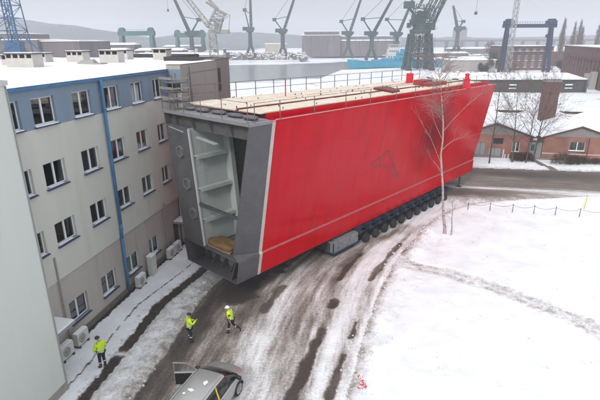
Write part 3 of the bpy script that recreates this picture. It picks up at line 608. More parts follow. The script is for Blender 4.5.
mb.hexa([(0, .55, 1.5), (1.3, .55, 1.5), (1.3, .6, 1.5), (0, .6, 1.5), (.0, .0, 3.0), (1.3, .0, 3.0), (1.3, .05, 3.0), (0, .05, 3.0)])
for t_ in (1.45, 2.4, 3.35, 4.3): mb.hexa([(.55, t_, 1.5), (1.3, t_, 1.5), (1.3, t_+.04, 1.5), (.55, t_+.04, 1.5), (1.05, t_, 2.15), (1.3, t_, 2.15), (1.3, t_+.04, 2.15), (1.05, t_+.04, 2.15)])
for t_ in (1.9, 3.8): mb.box(.7, 1.3, t_, t_+.05, 2.45, 3.0)
mb.hexa([(0, 5.0, 1.5), (1.3, 5.0, 1.5), (1.3, 5.05, 1.5), (0, 5.05, 1.5), (.0, 5.25, 3.0), (1.3, 5.25, 3.0), (1.3, 5.3, 3.0), (0, 5.3, 3.0)])
mb.build('box_beam_web', M_steel, hull)
mb = MB(); mb.box(-.03, 1.3, -.0, 5.3, 1.46, 1.53); mb.build('box_beam_sill', M_steel, hull)
# ---- deck
def dz(L): return 12.12-.34*L/LEN
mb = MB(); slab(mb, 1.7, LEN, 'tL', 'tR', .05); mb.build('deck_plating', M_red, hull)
mb = MB()
for L0, L1 in ((1.9, LEN-.5),): mb.hexa([(L0, -1.10, dz(L0)-.34), (L1, -.75, dz(L1)-.34), (L1, -.70, dz(L1)-.34), (L0, -1.05, dz(L0)-.34), (L0, -1.10, dz(L0)-.03), (L1, -.75, dz(L1)-.03), (L1, -.70, dz(L1)-.03), (L0, -1.05, dz(L0)-.03)])
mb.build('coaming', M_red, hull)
mb = MB(); mb.bar((2, -1.80, 11.78), (LEN, -1.30, 11.44), .07, .05); mb.build('edge_lip', mat('edge_pink', (.55, .25, .26), .6, var=.2), hull)
rng = random.Random(4); mb = MB()
Ls = np.linspace(1.6, LEN-2.5, 15)
for i in range(14):
    L0, L1 = Ls[i]+.02, Ls[i+1]-.02
    for (ta, tb) in ((-.98, 1.0), (1.3, 3.7), (3.74, 6.35)):
        zt = rng.uniform(-.01, .01); k = .3*L0/LEN
        mb.box(L0, L1, ta+k, tb-k*.6, dz(L0)-.06+zt, dz(L0)+.0+zt)
mb.build('deck_boarding', M_plank, hull)
mb = MB(); mb.hexa([(1.7, 1.05, 12.10), (LEN-1.5, 1.0, dz(LEN-1.5)), (LEN-1.5, 1.25, dz(LEN-1.5)), (1.7, 1.28, 12.10), (1.7, 1.05, 12.17), (LEN-1.5, 1.0, dz(LEN-1.5)+.06), (LEN-1.5, 1.25, dz(LEN-1.5)+.06), (1.7, 1.28, 12.17)]); mb.build('deck_rail_girder', mat('girder_brown_red', (.17, .03, .03), .7, var=.4), hull)
mb = MB()
for i in range(70):
    L = rng.uniform(2, LEN-3); t_ = rng.choice([-.6, .4, 1.8, 2.9, 3.4, 4.3, 5.2, 6.1])+rng.uniform(-.08, .08); z = dz(L)
    mb.tube((L, t_, z-.02), (L, t_, z+rng.uniform(.06, .14)), .04, .04, n=6)
o = mb.build('deck_stud', M_dkmetal, hull); o['kind'] = 'stuff'
mb = MB(); mb.prism([(16.2, -.5, 11.99), (17.6, -.3, 11.97), (20.0, 2.4, 11.95), (17.8, 2.4, 11.97)], (0, 0, .16)); mb.build('hatch_cover', mat('hatch_red', (.16, .02, .025), .6, var=.2), hull)
mb = MB(); mb.box(23.5, 27.0, .2, 1.0, 11.85, 12.2); mb.box(24.5, 26.2, 1.3, 2.4, 11.85, 12.35); mb.build('deck_fitting', mat('fitting_red', (.30, .03, .035), .6, var=.3), hull)
mb = MB(); mb.box(-.0+.02, 1.7, -1.5, 6.4, 11.775, 11.80); mb.build('front_deck_plate', mat('snowy_grey_plate', (.20, .20, .205), .7, var=.2, col2=(.5, .5, .52), thr=.6), hull)
# snow-dusted grey bundles at the front of the deck
for (L, t_, w, d_, h) in ((.9, -.9, 1.0, .8, .28), (1.0, .5, 1.3, .8, .24), (1.1, 2.2, 1.2, .8, .24), (1.0, 3.7, 1.2, .8, .28), (1.0, 5.0, .9, .7, .24)):
    mb = MB(); n = 8; rings = []
    for i in range(5):
        k = i/4; sx_ = math.sin(math.pi*(.12+.76*k))**.5
        rings.append([(L+d_/2*math.cos(a*2*math.pi/n)*sx_*.8, t_-w/2+w*k, 11.8+h/2+h/2*math.sin(a*2*math.pi/n)*sx_) for a in range(n)])
    mb.loft(rings); o = mb.build('lashed_bundle', mat('bundle_grey', (.10, .10, .11), .85, var=.3, scale=9, col2=(.42, .42, .44), thr=.58, bump=.5, bscale=9), None, smooth=True)
    o.matrix_world = Matrix.Translation(HULL_LOC) @ Matrix.Rotation(HULL_RZ, 4, 'Z')
    tag(o, {-.9: 'snow-dusted grey bundle at the near front corner of the hull deck', .5: 'snow-dusted grey bundle second from the near corner of the hull deck front', 2.2: 'middle snow-dusted grey bundle along the hull deck front', 3.7: 'larger grey bundle beyond the middle one on the hull deck front', 5.0: 'grey bundle beside the scaffold at the hull deck front'}[t_], 'bundle', 'grey bundles along the front of the deck')
# guard rails
def guard(name_label, pts, h, rails, r, posts_every, cat='guard rail'):
    g_ = thing('guard_rail', HULL_LOC, HULL_RZ, name_label, cat)
    for p in pts:
        mb = MB(); mb.tube(p, (p[0], p[1], p[2]+h), r, n=5); mb.build('post', M_rail, g_)
    for k in rails:
        mb = MB()
        for a_, b_ in zip(pts[:-1], pts[1:]): mb.tube((a_[0], a_[1], a_[2]+h*k), (b_[0], b_[1], b_[2]+h*k), r*.62, n=5)
        mb.build('rail', M_rail, g_)
    return g_
guard('thin guard rail along the near edge of the hull deck above the red side', [(L, -1.86+.5*L/LEN, 11.76-.34*L/LEN) for L in (.35, 2.3, 5.3, 8.5, 11.4, 14.9, 17.8, 20.8, 23.8, 26.8, 30, 33)], 1.12, (.97,), .026, 3)
guard('guard rail along the far edge of the hull deck facing the river', [(L, 6.45-.25*L/LEN, dz(L)-.05) for L in np.arange(2.2, 34, 1.9)], 1.15, (.5, .98), .035, 2)
guard('guard rail across the open front end of the hull deck', [(.08, t_, 11.77) for t_ in (-1.6, .6, 2.6, 4.4, 5.9)], 1.15, (.5, .97), .024, 2)
# scaffold stair at the far front corner
sc_ = thing('scaffold_tower', HULL_LOC, HULL_RZ, 'small grey scaffold tower with dark board levels at the hull corner beside the office', 'scaffold')
for (x_, y_) in ((.15, 5.5), (.15, 6.9), (1.3, 5.5), (1.3, 6.9)):
    mb = MB(); mb.tube((x_, y_, 11.8), (x_, y_, 14.0), .035, n=6); mb.build('upright', M_rail, sc_)
for z_ in (12.25, 12.85, 13.45):
    mb = MB(); mb.box(.16, 1.28, 5.52, 6.88, z_, z_+.05); mb.build('board', M_dkmetal, sc_)
    mb = MB(); mb.bar((.12, 5.5, z_+.3), (.12, 6.9, z_+.3), .06, .16); mb.bar((.12, 5.46, z_+.3), (1.3, 5.46, z_+.3), .06, .1); mb.build('guard_board', mat('scaffold_grey', (.24, .225, .215), .6, var=.15), sc_)
# red fittings standing on the deck
def atH(L, t_, z): 
    c, s = math.cos(HULL_RZ), math.sin(HULL_RZ); return (HULL_LOC[0]+c*L-s*t_, HULL_LOC[1]+s*L+c*t_, z)
rd = thing('red_drum', atH(26.4, 3.9, 11.84), 0, 'bright red drum standing on the pale deck boarding', 'drum')
mb = MB(); mb.loft([[(r*math.cos(a*math.pi/8), r*math.sin(a*math.pi/8), z) for a in range(16)] for r, z in ((.36, 0), (.38, .05), (.36, .1), (.36, .5), (.39, .53), (.36, .57), (.36, .9), (.37, .94), (.31, .97))]); mb.build('shell', M_redpost, rd, smooth=False)
mb = MB(); mb.tube((.1, .1, .97), (.1, .1, 1.02), .07, n=8); mb.build('cap', M_redrail, rd)
rb = thing('mooring_bollard', atH(28.3, -1.2, 11.47), HULL_RZ, 'stepped bright red bollard near the far end of the hull deck edge', 'bollard')
mb = MB(); mb.loft([[(r*math.cos(a*math.pi/8), r*math.sin(a*math.pi/8), z) for a in range(16)] for r, z in ((.42, 0), (.42, .3), (.30, .36), (.30, .85), (.36, .9), (.22, .98), (.18, 1.25), (.24, 1.3), (.20, 1.42), (.06, 1.46))]); mb.build('post', M_redpost, rb, smooth=False)
mb = MB(); mb.box(-.5, .5, -.45, .45, -.02, .06); mb.build('base_plate', M_redrail, rb)
p_ = thing('red_stanchion', atH(8.9, 4.2, 12.0), 0, 'single tall red stanchion standing on the pale deck boarding', 'stanchion')
mb = MB(); mb.tube((0, 0, 0), (0, 0, 1.3), .045, n=8); mb.build('post', M_redpost, p_); mb = MB(); mb.box(-.15, .15, -.15, .15, 0, .03); mb.build('base_plate', M_redpost, p_)
# tarpaulin covered load on a pallet in the mouth of the hull
SQ = .72
ct = thing('covered_load', atH(.85, 2.15, 3.085), HULL_RZ+.03, 'brown tarpaulin covered load on a pallet in the open end of the hull', 'covered load')
mb = MB()
for x_ in (-.5, 0, .5): mb.box(x_-.05, x_+.05, -1.15, 1.15, 0, .1)
for k in range(12): mb.box(-.58, .58, -1.15+k*.2, -1.15+k*.2+.13, .10, .125)
mb.build('pallet', M_wood, ct)
mb = MB(); rings = []
for i, (w, z) in enumerate(((1.0, .13), (1.05, .20), (1.05, .32), (.99, .40), (.75, .43), (.25, .44))):
    ring = []
    for a in range(28):
        an = a*2*math.pi/28; c, s = math.cos(an), math.sin(an); f = 1/max(abs(c), abs(s))**.8
        wob = 1+.03*math.sin(an*9+i)+.035*math.sin(an*4+2*i)
        ring.append((.57*w*c*f*wob, 1.12*w*s*f*wob, z+.10*math.sin(an*3+i*.6)*(.45 if i > 1 else 0)))
    rings.append(ring)
mb.loft(rings); mb.build('tarpaulin', M_tan, ct, smooth=True)

# ------------------------------------------------------------------ self propelled trailers
def make_trailer(t0, t1, L0, n_axle, label, group):
    tr_ = thing('heavy_transport_trailer', HULL_LOC, HULL_RZ, label, 'trailer', group)
    sp = 1.42; L1 = L0+sp*n_axle
    mb = MB(); mb.box(L0, L1, t0+.6, t1-.6, 1.02, 1.40)
    for k in range(n_axle+1): mb.box(L0+k*sp-.08, L0+k*sp+.08, t0, t1, 1.05, 1.42)
    mb.bar((L0, t0+.1, 1.12), (L1, t0+.1, 1.12), .05); mb.bar((L0, t1-.1, 1.12), (L1, t1-.1, 1.12), .05)
    mb.build('chassis', M_tblue, tr_)
    for k in range(n_axle):
        x = L0+(k+.5)*sp
        for tt in (t0+.42, t1-.42):
            mb = MB(); mb.box(x-.2, x+.2, tt-.12, tt+.12, .5, 1.04); mb.bar((x-.1, tt, .95), (x+.5, tt, .42), .18, .16); mb.build('suspension_arm', M_tblue, tr_)
            for sgn in (-.34, .34):
                w = wheel(mb=None, x=x+.22, y=tt+sgn, parent=tr_)
    return tr_
WH = {}
def wheel(mb, x, y, parent):
    if not WH:
        mb = MB(); N = 20; R_ = .40; hw = .15
        prof = ((R_*.62, -hw*.9), (R_*.9, -hw), (R_, -hw*.75), (R_, hw*.75), (R_*.9, hw), (R_*.62, hw*.9))
        mb.loft([[(r*math.cos(a*2*math.pi/N), yy, r*math.sin(a*2*math.pi/N)) for a in range(N)] for r, yy in prof], cap=False); o = mb.build('wheel', M_tyre, parent, smooth=True)
        mb = MB(); mb.loft([[(r*math.cos(a*2*math.pi/N), yy, r*math.sin(a*2*math.pi/N)) for a in range(N)] for r, yy in ((.22, -.1), (.225, -.13), (.10, -.08), (.08, -.15), (.08, .15), (.10, .08), (.225, .13), (.22, .1))]); h = mb.build('hub', M_hub, o)
        WH['w'] = o; WH['h'] = h; o.location = (x, y, .40); return o
    c = WH['w'].copy(); COL.objects.link(c); c.parent = parent; c.location = (x, y, .40)
    h = WH['h'].copy(); COL.objects.link(h); h.parent = c; return c
make_trailer(-.50, 1.75, 12.55, 11, 'near row of blue multi-axle heavy transport trailer under the hull edge', 'trailers carrying the hull')
make_trailer(3.3, 5.7, 12.55, 11, 'far row of blue multi-axle heavy transport trailer, in the shade behind the near one', 'trailers carrying the hull')
def power_pack(t0, t1, label):
    pp = thing('power_pack', HULL_LOC, HULL_RZ, label, 'power pack', 'power packs coupled to the trailers')
    mb = MB(); mb.box(9.3, 12.5, t0, t1, .38, 1.22); mb.build('housing', M_tgrey, pp, bevel=.02)
    mb = MB(); mb.box(9.22, 12.55, t0-.03, t1+.03, .24, .378); mb.box(9.26, 9.3, t0-.02, t0+.06, .38, 1.24); mb.box(9.26, 9.3, t1-.06, t1+.02, .38, 1.24); mb.build('base_frame', M_tblue, pp)
    for k in range(3): 
        mb = MB(); x0 = 9.42+k*1.02; mb.box(x0, x0+.94, t0-.018, t0-.002, .46, 1.16); d_ = mb.build('side_door', M_tgrey, pp); mb = MB(); mb.box(x0+.8, x0+.86, t0-.04, t0-.018, .85, 1.0); mb.build('handle', M_dkmetal, d_)
    mb = MB(); mb.box(9.26, 9.298, t0+.35, t1-.35, .45, 1.15, 0)
    for k in range(5): mb.box(9.235, 9.262, t0+.4, t1-.4, .5+k*.12, .55+k*.12)
    mb.build('radiator_grille', M_dkmetal, pp)
    mb = MB(); mb.tube((9.7, t0+.4, 1.22), (9.7, t0+.4, 1.40), .06, n=8); mb.build('exhaust', M_dkmetal, pp)
    for x in (9.8, 12.0):
        for tt in (t0+.3, t1-.3): mb = MB(); mb.box(x-.15, x+.15, tt-.15, tt+.15, 0.0, .24); mb.build('support_foot', M_tblue, pp)
    return pp
power_pack(-.35, 1.9, 'grey power pack with blue base frame at the front of the near trailer row')
power_pack(3.4, 5.6, 'grey power pack in the shade at the front of the far trailer row')
# hanging coupling under the far end
jk = thing('support_stand', atH(33.4, .6, 0), HULL_RZ, 'thin dark steel stand reaching up to the far end of the hull', 'stand')
mb = MB(); mb.tube((0, 0, .05), (0, 0, 1.55), .09, n=8); mb.build('post', M_rust, jk); mb = MB(); mb.box(-.3, .3, -.3, .3, -.02, .06); mb.build('foot_plate', M_rust, jk)
# ------------------------------------------------------------------ office block (local x along the facade, y into the building)
OFF_RZ = math.radians(78)
def off_xy(s_, w, z=0):   # s along facade, w outwards from it
    return (B0[0]+BD[0]*s_+BN[0]*w, B0[1]+BD[1]*s_+BN[1]*w, z)
office = thing('office_building', (B0[0], B0[1], 0), OFF_RZ, 'three storey office block with blue top band, blue downpipe and snow-covered flat roof', 'office building')
WX = [(-7.75, 1.55), (-5.42, 1.55), (-2.5, 1.53), (.32, 1.5), (3.2, 1.45), (6.05, 1.2)]
holes = []
for (x0, w) in WX:
    holes += [(x0, x0+w, 12.1, 13.45), (x0, x0+w, 8.95, 10.25), (x0, x0+w, 5.8, 7.05)]
holes_low = [(x0, x0+w, 1.02, 2.35) for x0, w in WX[1:5]] + [(7.0, 7.9, .15, 2.2)]
def wall_front(mb, x0, x1, z0, z1, holes, y, depth, mfn):
    zs_ = sorted({z0, z1, *[h[2] for h in holes], *[h[3] for h in holes], *([12.0] if z0 < 12.0 < z1 else [])}); xs_ = sorted({x0, x1, *[h[0] for h in holes], *[h[1] for h in holes]})
    for a, b in zip(xs_[:-1], xs_[1:]):
        for c, d in zip(zs_[:-1], zs_[1:]):
            cx, cz = (a+b)/2, (c+d)/2
            if any(h[0] < cx < h[1] and h[2] < cz < h[3] for h in holes): continue
            mb.quad((a, y, c), (b, y, c), (b, y, d), (a, y, d), mfn(cz))
    for h in holes:
        a, b, c, d = h; m_ = mfn((c+d)/2); yd = y+depth
        mb.quad((a, y, c), (a, yd, c), (a, yd, d), (a, y, d), m_); mb.quad((b, y, c), (b, yd, c), (b, yd, d), (b, y, d), m_)
        mb.quad((a, y, d), (b, y, d), (b, yd, d), (a, yd, d), m_); mb.quad((a, y, c), (b, y, c), (b, yd, c), (a, yd, c), m_)
mb = MB(); wall_front(mb, -9.2, 8.2, 4.03, 13.86, holes, 0, .24, lambda z: 1 if z > 12.0 else 0)
mb.quad((-9.2, 0, 4.03), (8.2, 0, 4.03), (8.2, .06, 4.03), (-9.2, .06, 4.03), 0)
mb.build('upper_wall', [M_wall, M_wall_blue], office)
mb = MB(); wall_front(mb, -9.2, 8.2, -.3, 4.03, holes_low, .06, .2, lambda z: 0); mb.build('lower_wall', [M_wall_low], office)
mb = MB(); mb.box(-9.2, 8.2, .45+.3, .8+.3, -.3, 13.9)  # structural core behind rooms
mb.box(-9.2, 20, 1.1, 27, -.3, 13.9); mb.box(20, 28, 6, 27, -.3, 13.899); mb.build('building_core', M_black, office)
M_frame = M_white
def window(h, y, parent, blind, sill='snow', split=.5, transom=False, open_sash=False):
    a, b, c, d = h; w = b-a; f = .07; y0 = y+.14; y1 = y+.20
    mb = MB(); mb.box(a+.003, a+f, y0, y1, c+.003, d-.003); mb.box(b-f, b-.003, y0, y1, c+.003, d-.003); mb.box(a+f, b-f, y0, y1, c+.003, c+f+.02); mb.box(a+f, b-f, y0, y1, d-f, d-.003)
    xm = a+w*split; mb.box(xm-.055, xm+.055, y0-.012, y1, c+f+.02, d-f)
    fr_ = mb.build('window', M_frame, parent)
    for (p, q) in ((a+f, xm-.055), (xm+.055, b-f)):
        mb = MB(); mb.box(p, q, y+.165, y+.172, c+f+.02, d-f); mb.build('pane', M_glass, fr_)
    mb = MB(); z0, z1 = c-.02, d+.02; yb = y+.34; e_ = .02
    mb.quad((a-e_, yb, z0), (b+e_, yb, z0), (b+e_, yb, z1), (a-e_, yb, z1)); mb.quad((a-e_, y+.245, z0), (a-e_, yb, z0), (a-e_, yb, z1), (a-e_, y+.245, z1)); mb.quad((b+e_, y+.245, z0), (b+e_, yb, z0), (b+e_, yb, z1), (b+e_, y+.245, z1))
    mb.quad((a-e_, y+.245, z0), (b+e_, y+.245, z0), (b+e_, yb, z0), (a-e_, yb, z0)); mb.quad((a-e_, y+.245, z1), (b+e_, y+.245, z1), (b+e_, yb, z1), (a-e_, yb, z1)); mb.build('blind', blind, fr_)
    if blind in (BLINDS[1], BLINDS[0], BLINDS[3]) :
        # a drawn strip of vertical slats right behind the glass
        k = rngw.uniform(.25, .6); mb = MB(); n = int(w*k/.11)
        for i in range(n): xx = a+f+.03+i*.11 if k < .45 else b-f-.05-i*.11; mb.box(xx-.04, xx+.04, y+.255, y+.26, c+.1, d-.05)
        if mb.v: mb.build('slat_blind', mat('slat_cream', (.42, .37, .30), .8, var=.15), fr_)
    mb = MB(); mb.hexa([(a-.06, y-.13, c-.07), (b+.06, y-.13, c-.07), (b+.06, y+.14, c-.02), (a-.06, y+.14, c-.02), (a-.06, y-.13, c-.03), (b+.06, y-.13, c-.03), (b+.06, y+.14, c+.012), (a-.06, y+.14, c+.012)])
    sl_ = mb.build('sill', M_navy, fr_)
    if sill == 'snow':
        mb = MB(); mb.loft([[(a-.03+.01*math.sin(i), y-.075+.02*math.sin(i*2.1), c-.01), (a+(b-a)*i/8, y-.075+.015*math.sin(i*2.1+h[2]), c-.015), (a+(b-a)*i/8, y-.055, c+.028+.012*math.sin(i*1.7+h[0])), (a+(b-a)*i/8, y+.12, c+.045), (a+(b-a)*i/8, y+.13, c+.013)][1:] for i in range(9)]); mb.build('sill_snow', M_roofsnow, sl_)
    if sill == 'thin':
        k0, k1 = rngw.uniform(0, .25), rngw.uniform(.75, 1); mb = MB(); mb.box(a+(b-a)*k0, a+(b-a)*k1, y-.03, y+.12, c+.008, c+.04); mb.build('sill_snow', M_roofsnow, sl_, bevel=.012)
    return fr_
rngw = random.Random(11)
for i, h in enumerate(holes):
    r = i % 3; col_ = i//3
    bl = rngw.choice([0, 1, 0, 2, 1]) if not (r == 0) else [2, 0, 1, 3, 0, 0][col_]
    if col_ == 2 and r == 1: bl = 4
    window(h, 0, office, BLINDS[bl], split=.52 if r else .48, sill='thin' if r else 'snow')
for i, h in enumerate(holes_low[:4]): window(h, .06, office, BLINDS[[1, 2, 1, 0][i]], sill='navy' if i == 0 else 'thin', split=.46)
mb = MB(); mb.box(7.05, 7.85, .12, .17, .15, 2.15); mb.build('door', M_dkmetal, office)
mb = MB(); mb.box(-9.2, 8.05, -.14, .0, 13.86, 14.0); mb.box(-9.2, 8.05, -.16, -.14, 13.87, 14.02); mb.build('blue_fascia', M_blue, office)
mb = MB(); mb.tube((-.1, -.17, 13.9), (-.1, -.17, 5.0), .10, n=10); mb.tube((-.1, -.17, 5.0), (-.1, -.12, 4.0), .10, n=10); mb.tube((-.1, -.12, 4.0), (-.1, -.10, .1), .10, n=10)
dp = mb.build('downpipe', M_blue, office, smooth=True)
mb = MB()
for z_ in (12.2, 9.4, 6.6, 4.6, 2.4): mb.tube((-.1, -.17 if z_ > 4.5 else -.11, z_), (-.1, -.17 if z_ > 4.5 else -.11, z_+.06), .125, n=10)
mb.build('pipe_clamp', M_blue, dp)
mb = MB(); mb.tube((5.72, -.07, 4.4), (5.72, -.07, .2), .055, n=8); mb.build('drainpipe', M_pipe, office)
mb = MB(); mb.tube((-5.9, -.06, 5.4), (-5.9, -.06, .2), .045, n=8); mb.build('drainpipe', M_pipe, office)
mb = MB(); mb.box(-9.2, 8.0, -.12, .055, -.3, .34); mb.build('plinth', mat('plinth_dark', (.13, .12, .10), .9, var=.25), office)
# roof: snow blanket with softly uneven surface
def snow_blanket(x0, x1, y0, y1, z, th, step, parent, name='roof_snow', amp=.05):
    nx_, ny_ = max(2, int((x1-x0)/step)), max(2, int((y1-y0)/step)); mb = MB(); vs = []
    for j in range(ny_+1):
        for i in range(nx_+1):
            x = x0+(x1-x0)*i/nx_; y = y0+(y1-y0)*j/ny_; e = min(x-x0, x1-x, y-y0, y1-y)
            vs.append((x, y, z+th*(min(1, e/.3)**.5 if e > 0 else 0.25)+amp*(mnoise.noise(Vector((x*.5, y*.5, z)))+.5*mnoise.noise(Vector((x*1.7, y*1.7, 3))))*(min(1, e/.5))))
    mb.add(vs, [(j*(nx_+1)+i, j*(nx_+1)+i+1, (j+1)*(nx_+1)+i+1, (j+1)*(nx_+1)+i) for j in range(ny_) for i in range(nx_)])
    return mb.build(name, M_roofsnow, parent, smooth=True)
mb = MB(); mb.box(-9.2, 20, -.0, 27.2, 13.9, 14.0); mb.box(20, 28, 6, 27.2, 13.901, 13.999); mb.build('roof', M_dkmetal, office)
snow_blanket(-9.2, 20, -.13, 27.1, 14.01, .12, .6, office); snow_blanket(20, 28, 6, 27.1, 14.012, .12, .6, office)
mb = MB(); mb.box(27.6, 28, 6, 16, 14.0, 14.55); mb.box(19.6, 20, 0, 6, 14.0, 14.5); mb.box(20.001, 27.599, 6, 6.3, 14.0, 14.5); mb.build('parapet', mat('bitumen_dark', (.05, .045, .045), .8, var=.2), office)
snow_blanket(27.62, 27.98, 6.3, 16, 14.552, .05, .3, office, 'parapet_snow', .01)
# projecting stair bay
mb = MB()
wall_front(mb, 8.2, 15.3, -.3, 14.3, [], -1.13, .1, lambda z: 0)
mb.build('stair_bay_wall', M_tower, office)
mb = MB()
for (a, b, c, d) in ((-1.13, -1.05, 12.35, 13.2), ): pass
mb.quad((8.2, -1.13, -.3), (8.2, 0, -.3), (8.2, 0, 12.35), (8.2, -1.13, 12.35), 0); mb.quad((8.2, -1.13, 13.2), (8.2, 0, 13.2), (8.2, 0, 14.0), (8.2, -1.13, 14.0), 1)
mb.quad((8.2, -1.13, 12.35), (8.2, -1.07, 12.35), (8.2, -1.07, 13.2), (8.2, -1.13, 13.2), 0)
mb.quad((8.2, -1.13, 14.0), (8.2, 0, 14.0), (8.2, 0, 14.3), (8.2, -1.13, 14.3), 0)
mb.build('stair_bay_side', [M_wall_low, M_wall_blue], office)
mb = MB(); mb.box(8.25, 8.35, -1.05, -.02, 12.36, 13.19); mb.build('stair_bay_window', M_black, office)
mb = MB(); mb.box(15.3, 18.7, -1.05, 0, -.3, 14.45); mb.build('end_bay', mat('end_bay_taupe', (.25, .225, .21), .85, var=.1, scale=.6, streak=True), office)
mb = MB(); mb.box(15.75, 16.35, -1.07, -1.051, 11.6, 13.7); mb.build('narrow_window', M_black, office)
mb = MB(); mb.box(8.2, 15.3, -1.13, -.0, 14.301, 14.34); mb.box(15.3, 18.7, -1.1, 0, 14.451, 14.49); mb.build('bay_coping', M_dkmetal, office)
snow_blanket(8.22, 15.2, -1.1, -.02, 14.342, .08, .3, office, 'bay_snow', .02)
mb = MB(); mb.tube((9.75, -1.19, 14.2), (9.75, -1.19, .3), .06, n=8); mb.build('drainpipe', M_pipe, office)
mb = MB(); mb.box(9.4, 15.3, -1.15, -1.13, 13.62, 13.68); mb.build('string_course', mat('bay_line', (.25, .22, .2), .8), office)
# roof vents
VM = mat('vent_render', (.52, .49, .46), .85, var=.12, scale=2)
VENTS = [(7.7, 11.55, 1.1, 2.4, 1.0, 'wide pale roof vent stack nearest the camera on the office roof'), (16.6, 13.4, 1.1, 1.75, .95, 'pale roof vent stack second in the row on the office roof'),
         (22.9, 12.5, 1.2, 1.6, .95, 'pale roof vent stack before the far parapet of the office roof'), (15.6, 16.8, 1., 2.0, .8, 'pale roof vent stack beside the second one, set back on the office roof'),
         (15.2, 8.9, 1.0, 1.9, 1.05, 'pale vent stack with a grey metal hood beside it on the office roof'), (21.5, 7.2, 1.1, 1.5, 1.05, 'square pale vent stack closest to the stair bay on the office roof'), (10.5, 15.2, 1., 1.4, .8, 'small pale vent stack behind the nearest one on the office roof')]
for (s_, in_, dx, dy, h, lb) in VENTS:
    v_ = thing('roof_vent', off_xy(s_, -in_, 14.08), OFF_RZ, lb, 'roof vent', 'vent stacks on the office roof')
    mb = MB(); mb.box(-dx/2, dx/2, -dy/2, dy/2, -.05, h-.28); n = max(2, int(dy/.55))
    for k in range(n+1):
        y_ = -dy/2+k*dy/n; mb.box(-dx/2, dx/2, max(-dy/2, y_-.07), min(dy/2, y_+.07), h-.28, h)
    mb.build('stack', VM, v_)
    mb = MB(); mb.box(-dx/2+.1, dx/2-.1, -dy/2+.1, dy/2-.1, h-.279, h-.001); mb.build('opening', M_black, v_)
    mb = MB(); mb.box(-dx/2-.1, dx/2+.1, -dy/2-.1, dy/2+.1, h+.001, h+.08); c_ = mb.build('cap', mat('vent_cap', (.12, .09, .085), .85, var=.2), v_)
    mb = MB(); mb.box(-dx/2-.05, dx/2+.05, -dy/2-.05, dy/2+.05, h+.081, h+.14); mb.build('cap_snow', M_roofsnow, c_, bevel=.03)
hd = thing('roof_cowl', off_xy(12.6, -9.6, 14.15), OFF_RZ, 'low grey metal cowl on the snowy office roof', 'roof cowl')
mb = MB(); mb.hexa([(-.4, -.9, -.03), (.4, -.9, -.03), (.4, .9, -.03), (-.4, .9, -.03), (-.15, -.6, .38), (.15, -.6, .38), (.15, .5, .3), (-.15, .5, .3)]); mb.build('hood', M_pipe, hd); mb = MB(); mb.box(-.5, .5, -1.6, -.9, -.03, .08); mb.build('duct', M_pipe, hd)
# near wing
wing = thing('office_wing', off_xy(-9.0, 0), OFF_RZ, 'plain pale rendered windowless wall of the building wing closest to the camera', 'building')
mb = MB(); mb.box(-26, 0, -2.2, 3.5, .55, 14.42); mb.build('wall', M_wing, wing)
mb = MB(); mb.box(-26, .0, -2.23, 3.5, -.3, .55); mb.build('plinth', mat('wing_plinth', (.30, .28, .25), .9, var=.2), wing)
mb = MB(); mb.box(-26, .08, -2.28, 3.5, 14.42, 14.6); mb.build('coping', mat('coping_pale', (.55, .56, .54), .8, var=.1), wing)
snow_blanket(-25.8, .02, -2.2, 3.4, 14.601, .07, .5, wing, 'roof_snow', .02)
mb = MB(); mb.tube((-.02, -2.24, 14.4), (-.02, -2.24, .0), .03, n=6); mb.build('lightning_conductor', M_pipe, wing)
mb = MB(); mb.tube((-.10, -2.0, 12.9), (.14, -2.0, 12.9), .05, n=6); mb.build('wall_bracket', M_dkmetal, wing)
# canopies
for (s0, s1, w0, w1, z, lb) in ((-8.9, -6.75, .0, 1.35, 2.35, 'snow-topped flat door canopy between the pale wing and the office wall'), (6.9, 8.15, .0, 1.0, 2.35, 'small snow-topped door canopy beside the hull\'s lower corner')):
    cn = thing('door_canopy', off_xy((s0+s1)/2, (w0+w1)/2, z), OFF_RZ, lb, 'canopy', 'door canopies on the office')
    hx, hy = (s1-s0)/2, (w1-w0)/2
    mb = MB(); mb.box(-hx, hx, -hy, hy, -.12, 0); mb.build('slab', M_pipe, cn)
    mb = MB(); mb.box(-hx+.02, hx-.02, -hy+.02, hy-.02, .002, .12); mb.build('snow_cap', M_roofsnow, cn, bevel=.05)
    mb = MB()
    for x_ in (-hx+.1, hx-.1): mb.bar((x_, hy, -.6), (x_, -hy+.15, -.12), .05)
    mb.build('strut', M_dkmetal, cn)
# air conditioners and cabinet at the foot of the wall
def ac(s_, w, z, lb):
    a = thing('air_conditioner', off_xy(s_, w, z), OFF_RZ, lb, 'air conditioner', 'air conditioner units along the office wall')
    mb = MB(); mb.box(-.45, .45, -.17, .17, .12, .82); mb.build('casing', M_ac, a, bevel=.02)
    mb = MB(); mb.tube((-.1, -.172, .47), (-.1, -.180, .47), .28, n=20); g_ = mb.build('fan_grille', M_dkmetal, a)
    mb = MB()
    for r_ in (.26, .17, .08): mb.loft([[(-.1+r*math.cos(k*math.pi/10), y_, .47+r*math.sin(k*math.pi/10)) for k in range(20)] for r, y_ in ((r_, -.182), (r_+.022, -.190), (r_-.022, -.190))], cap=False)
    mb.build('guard_ring', M_ac, g_)
    for fx in (-.4, .32): mb = MB(); mb.box(fx, fx+.08, -.2, .2, -.12, .12); mb.build('foot', M_dkmetal, a)
    mb = MB(); mb.box(-.43, .43, -.15, .15, .822, .88); mb.build('snow_cap', M_roofsnow, a, bevel=.03)
ac(-7.0, .62, .12, 'air conditioner unit closest to the pale wing, under the door canopy'); ac(-5.75, .62, .12, 'air conditioner unit behind the man at the wall')
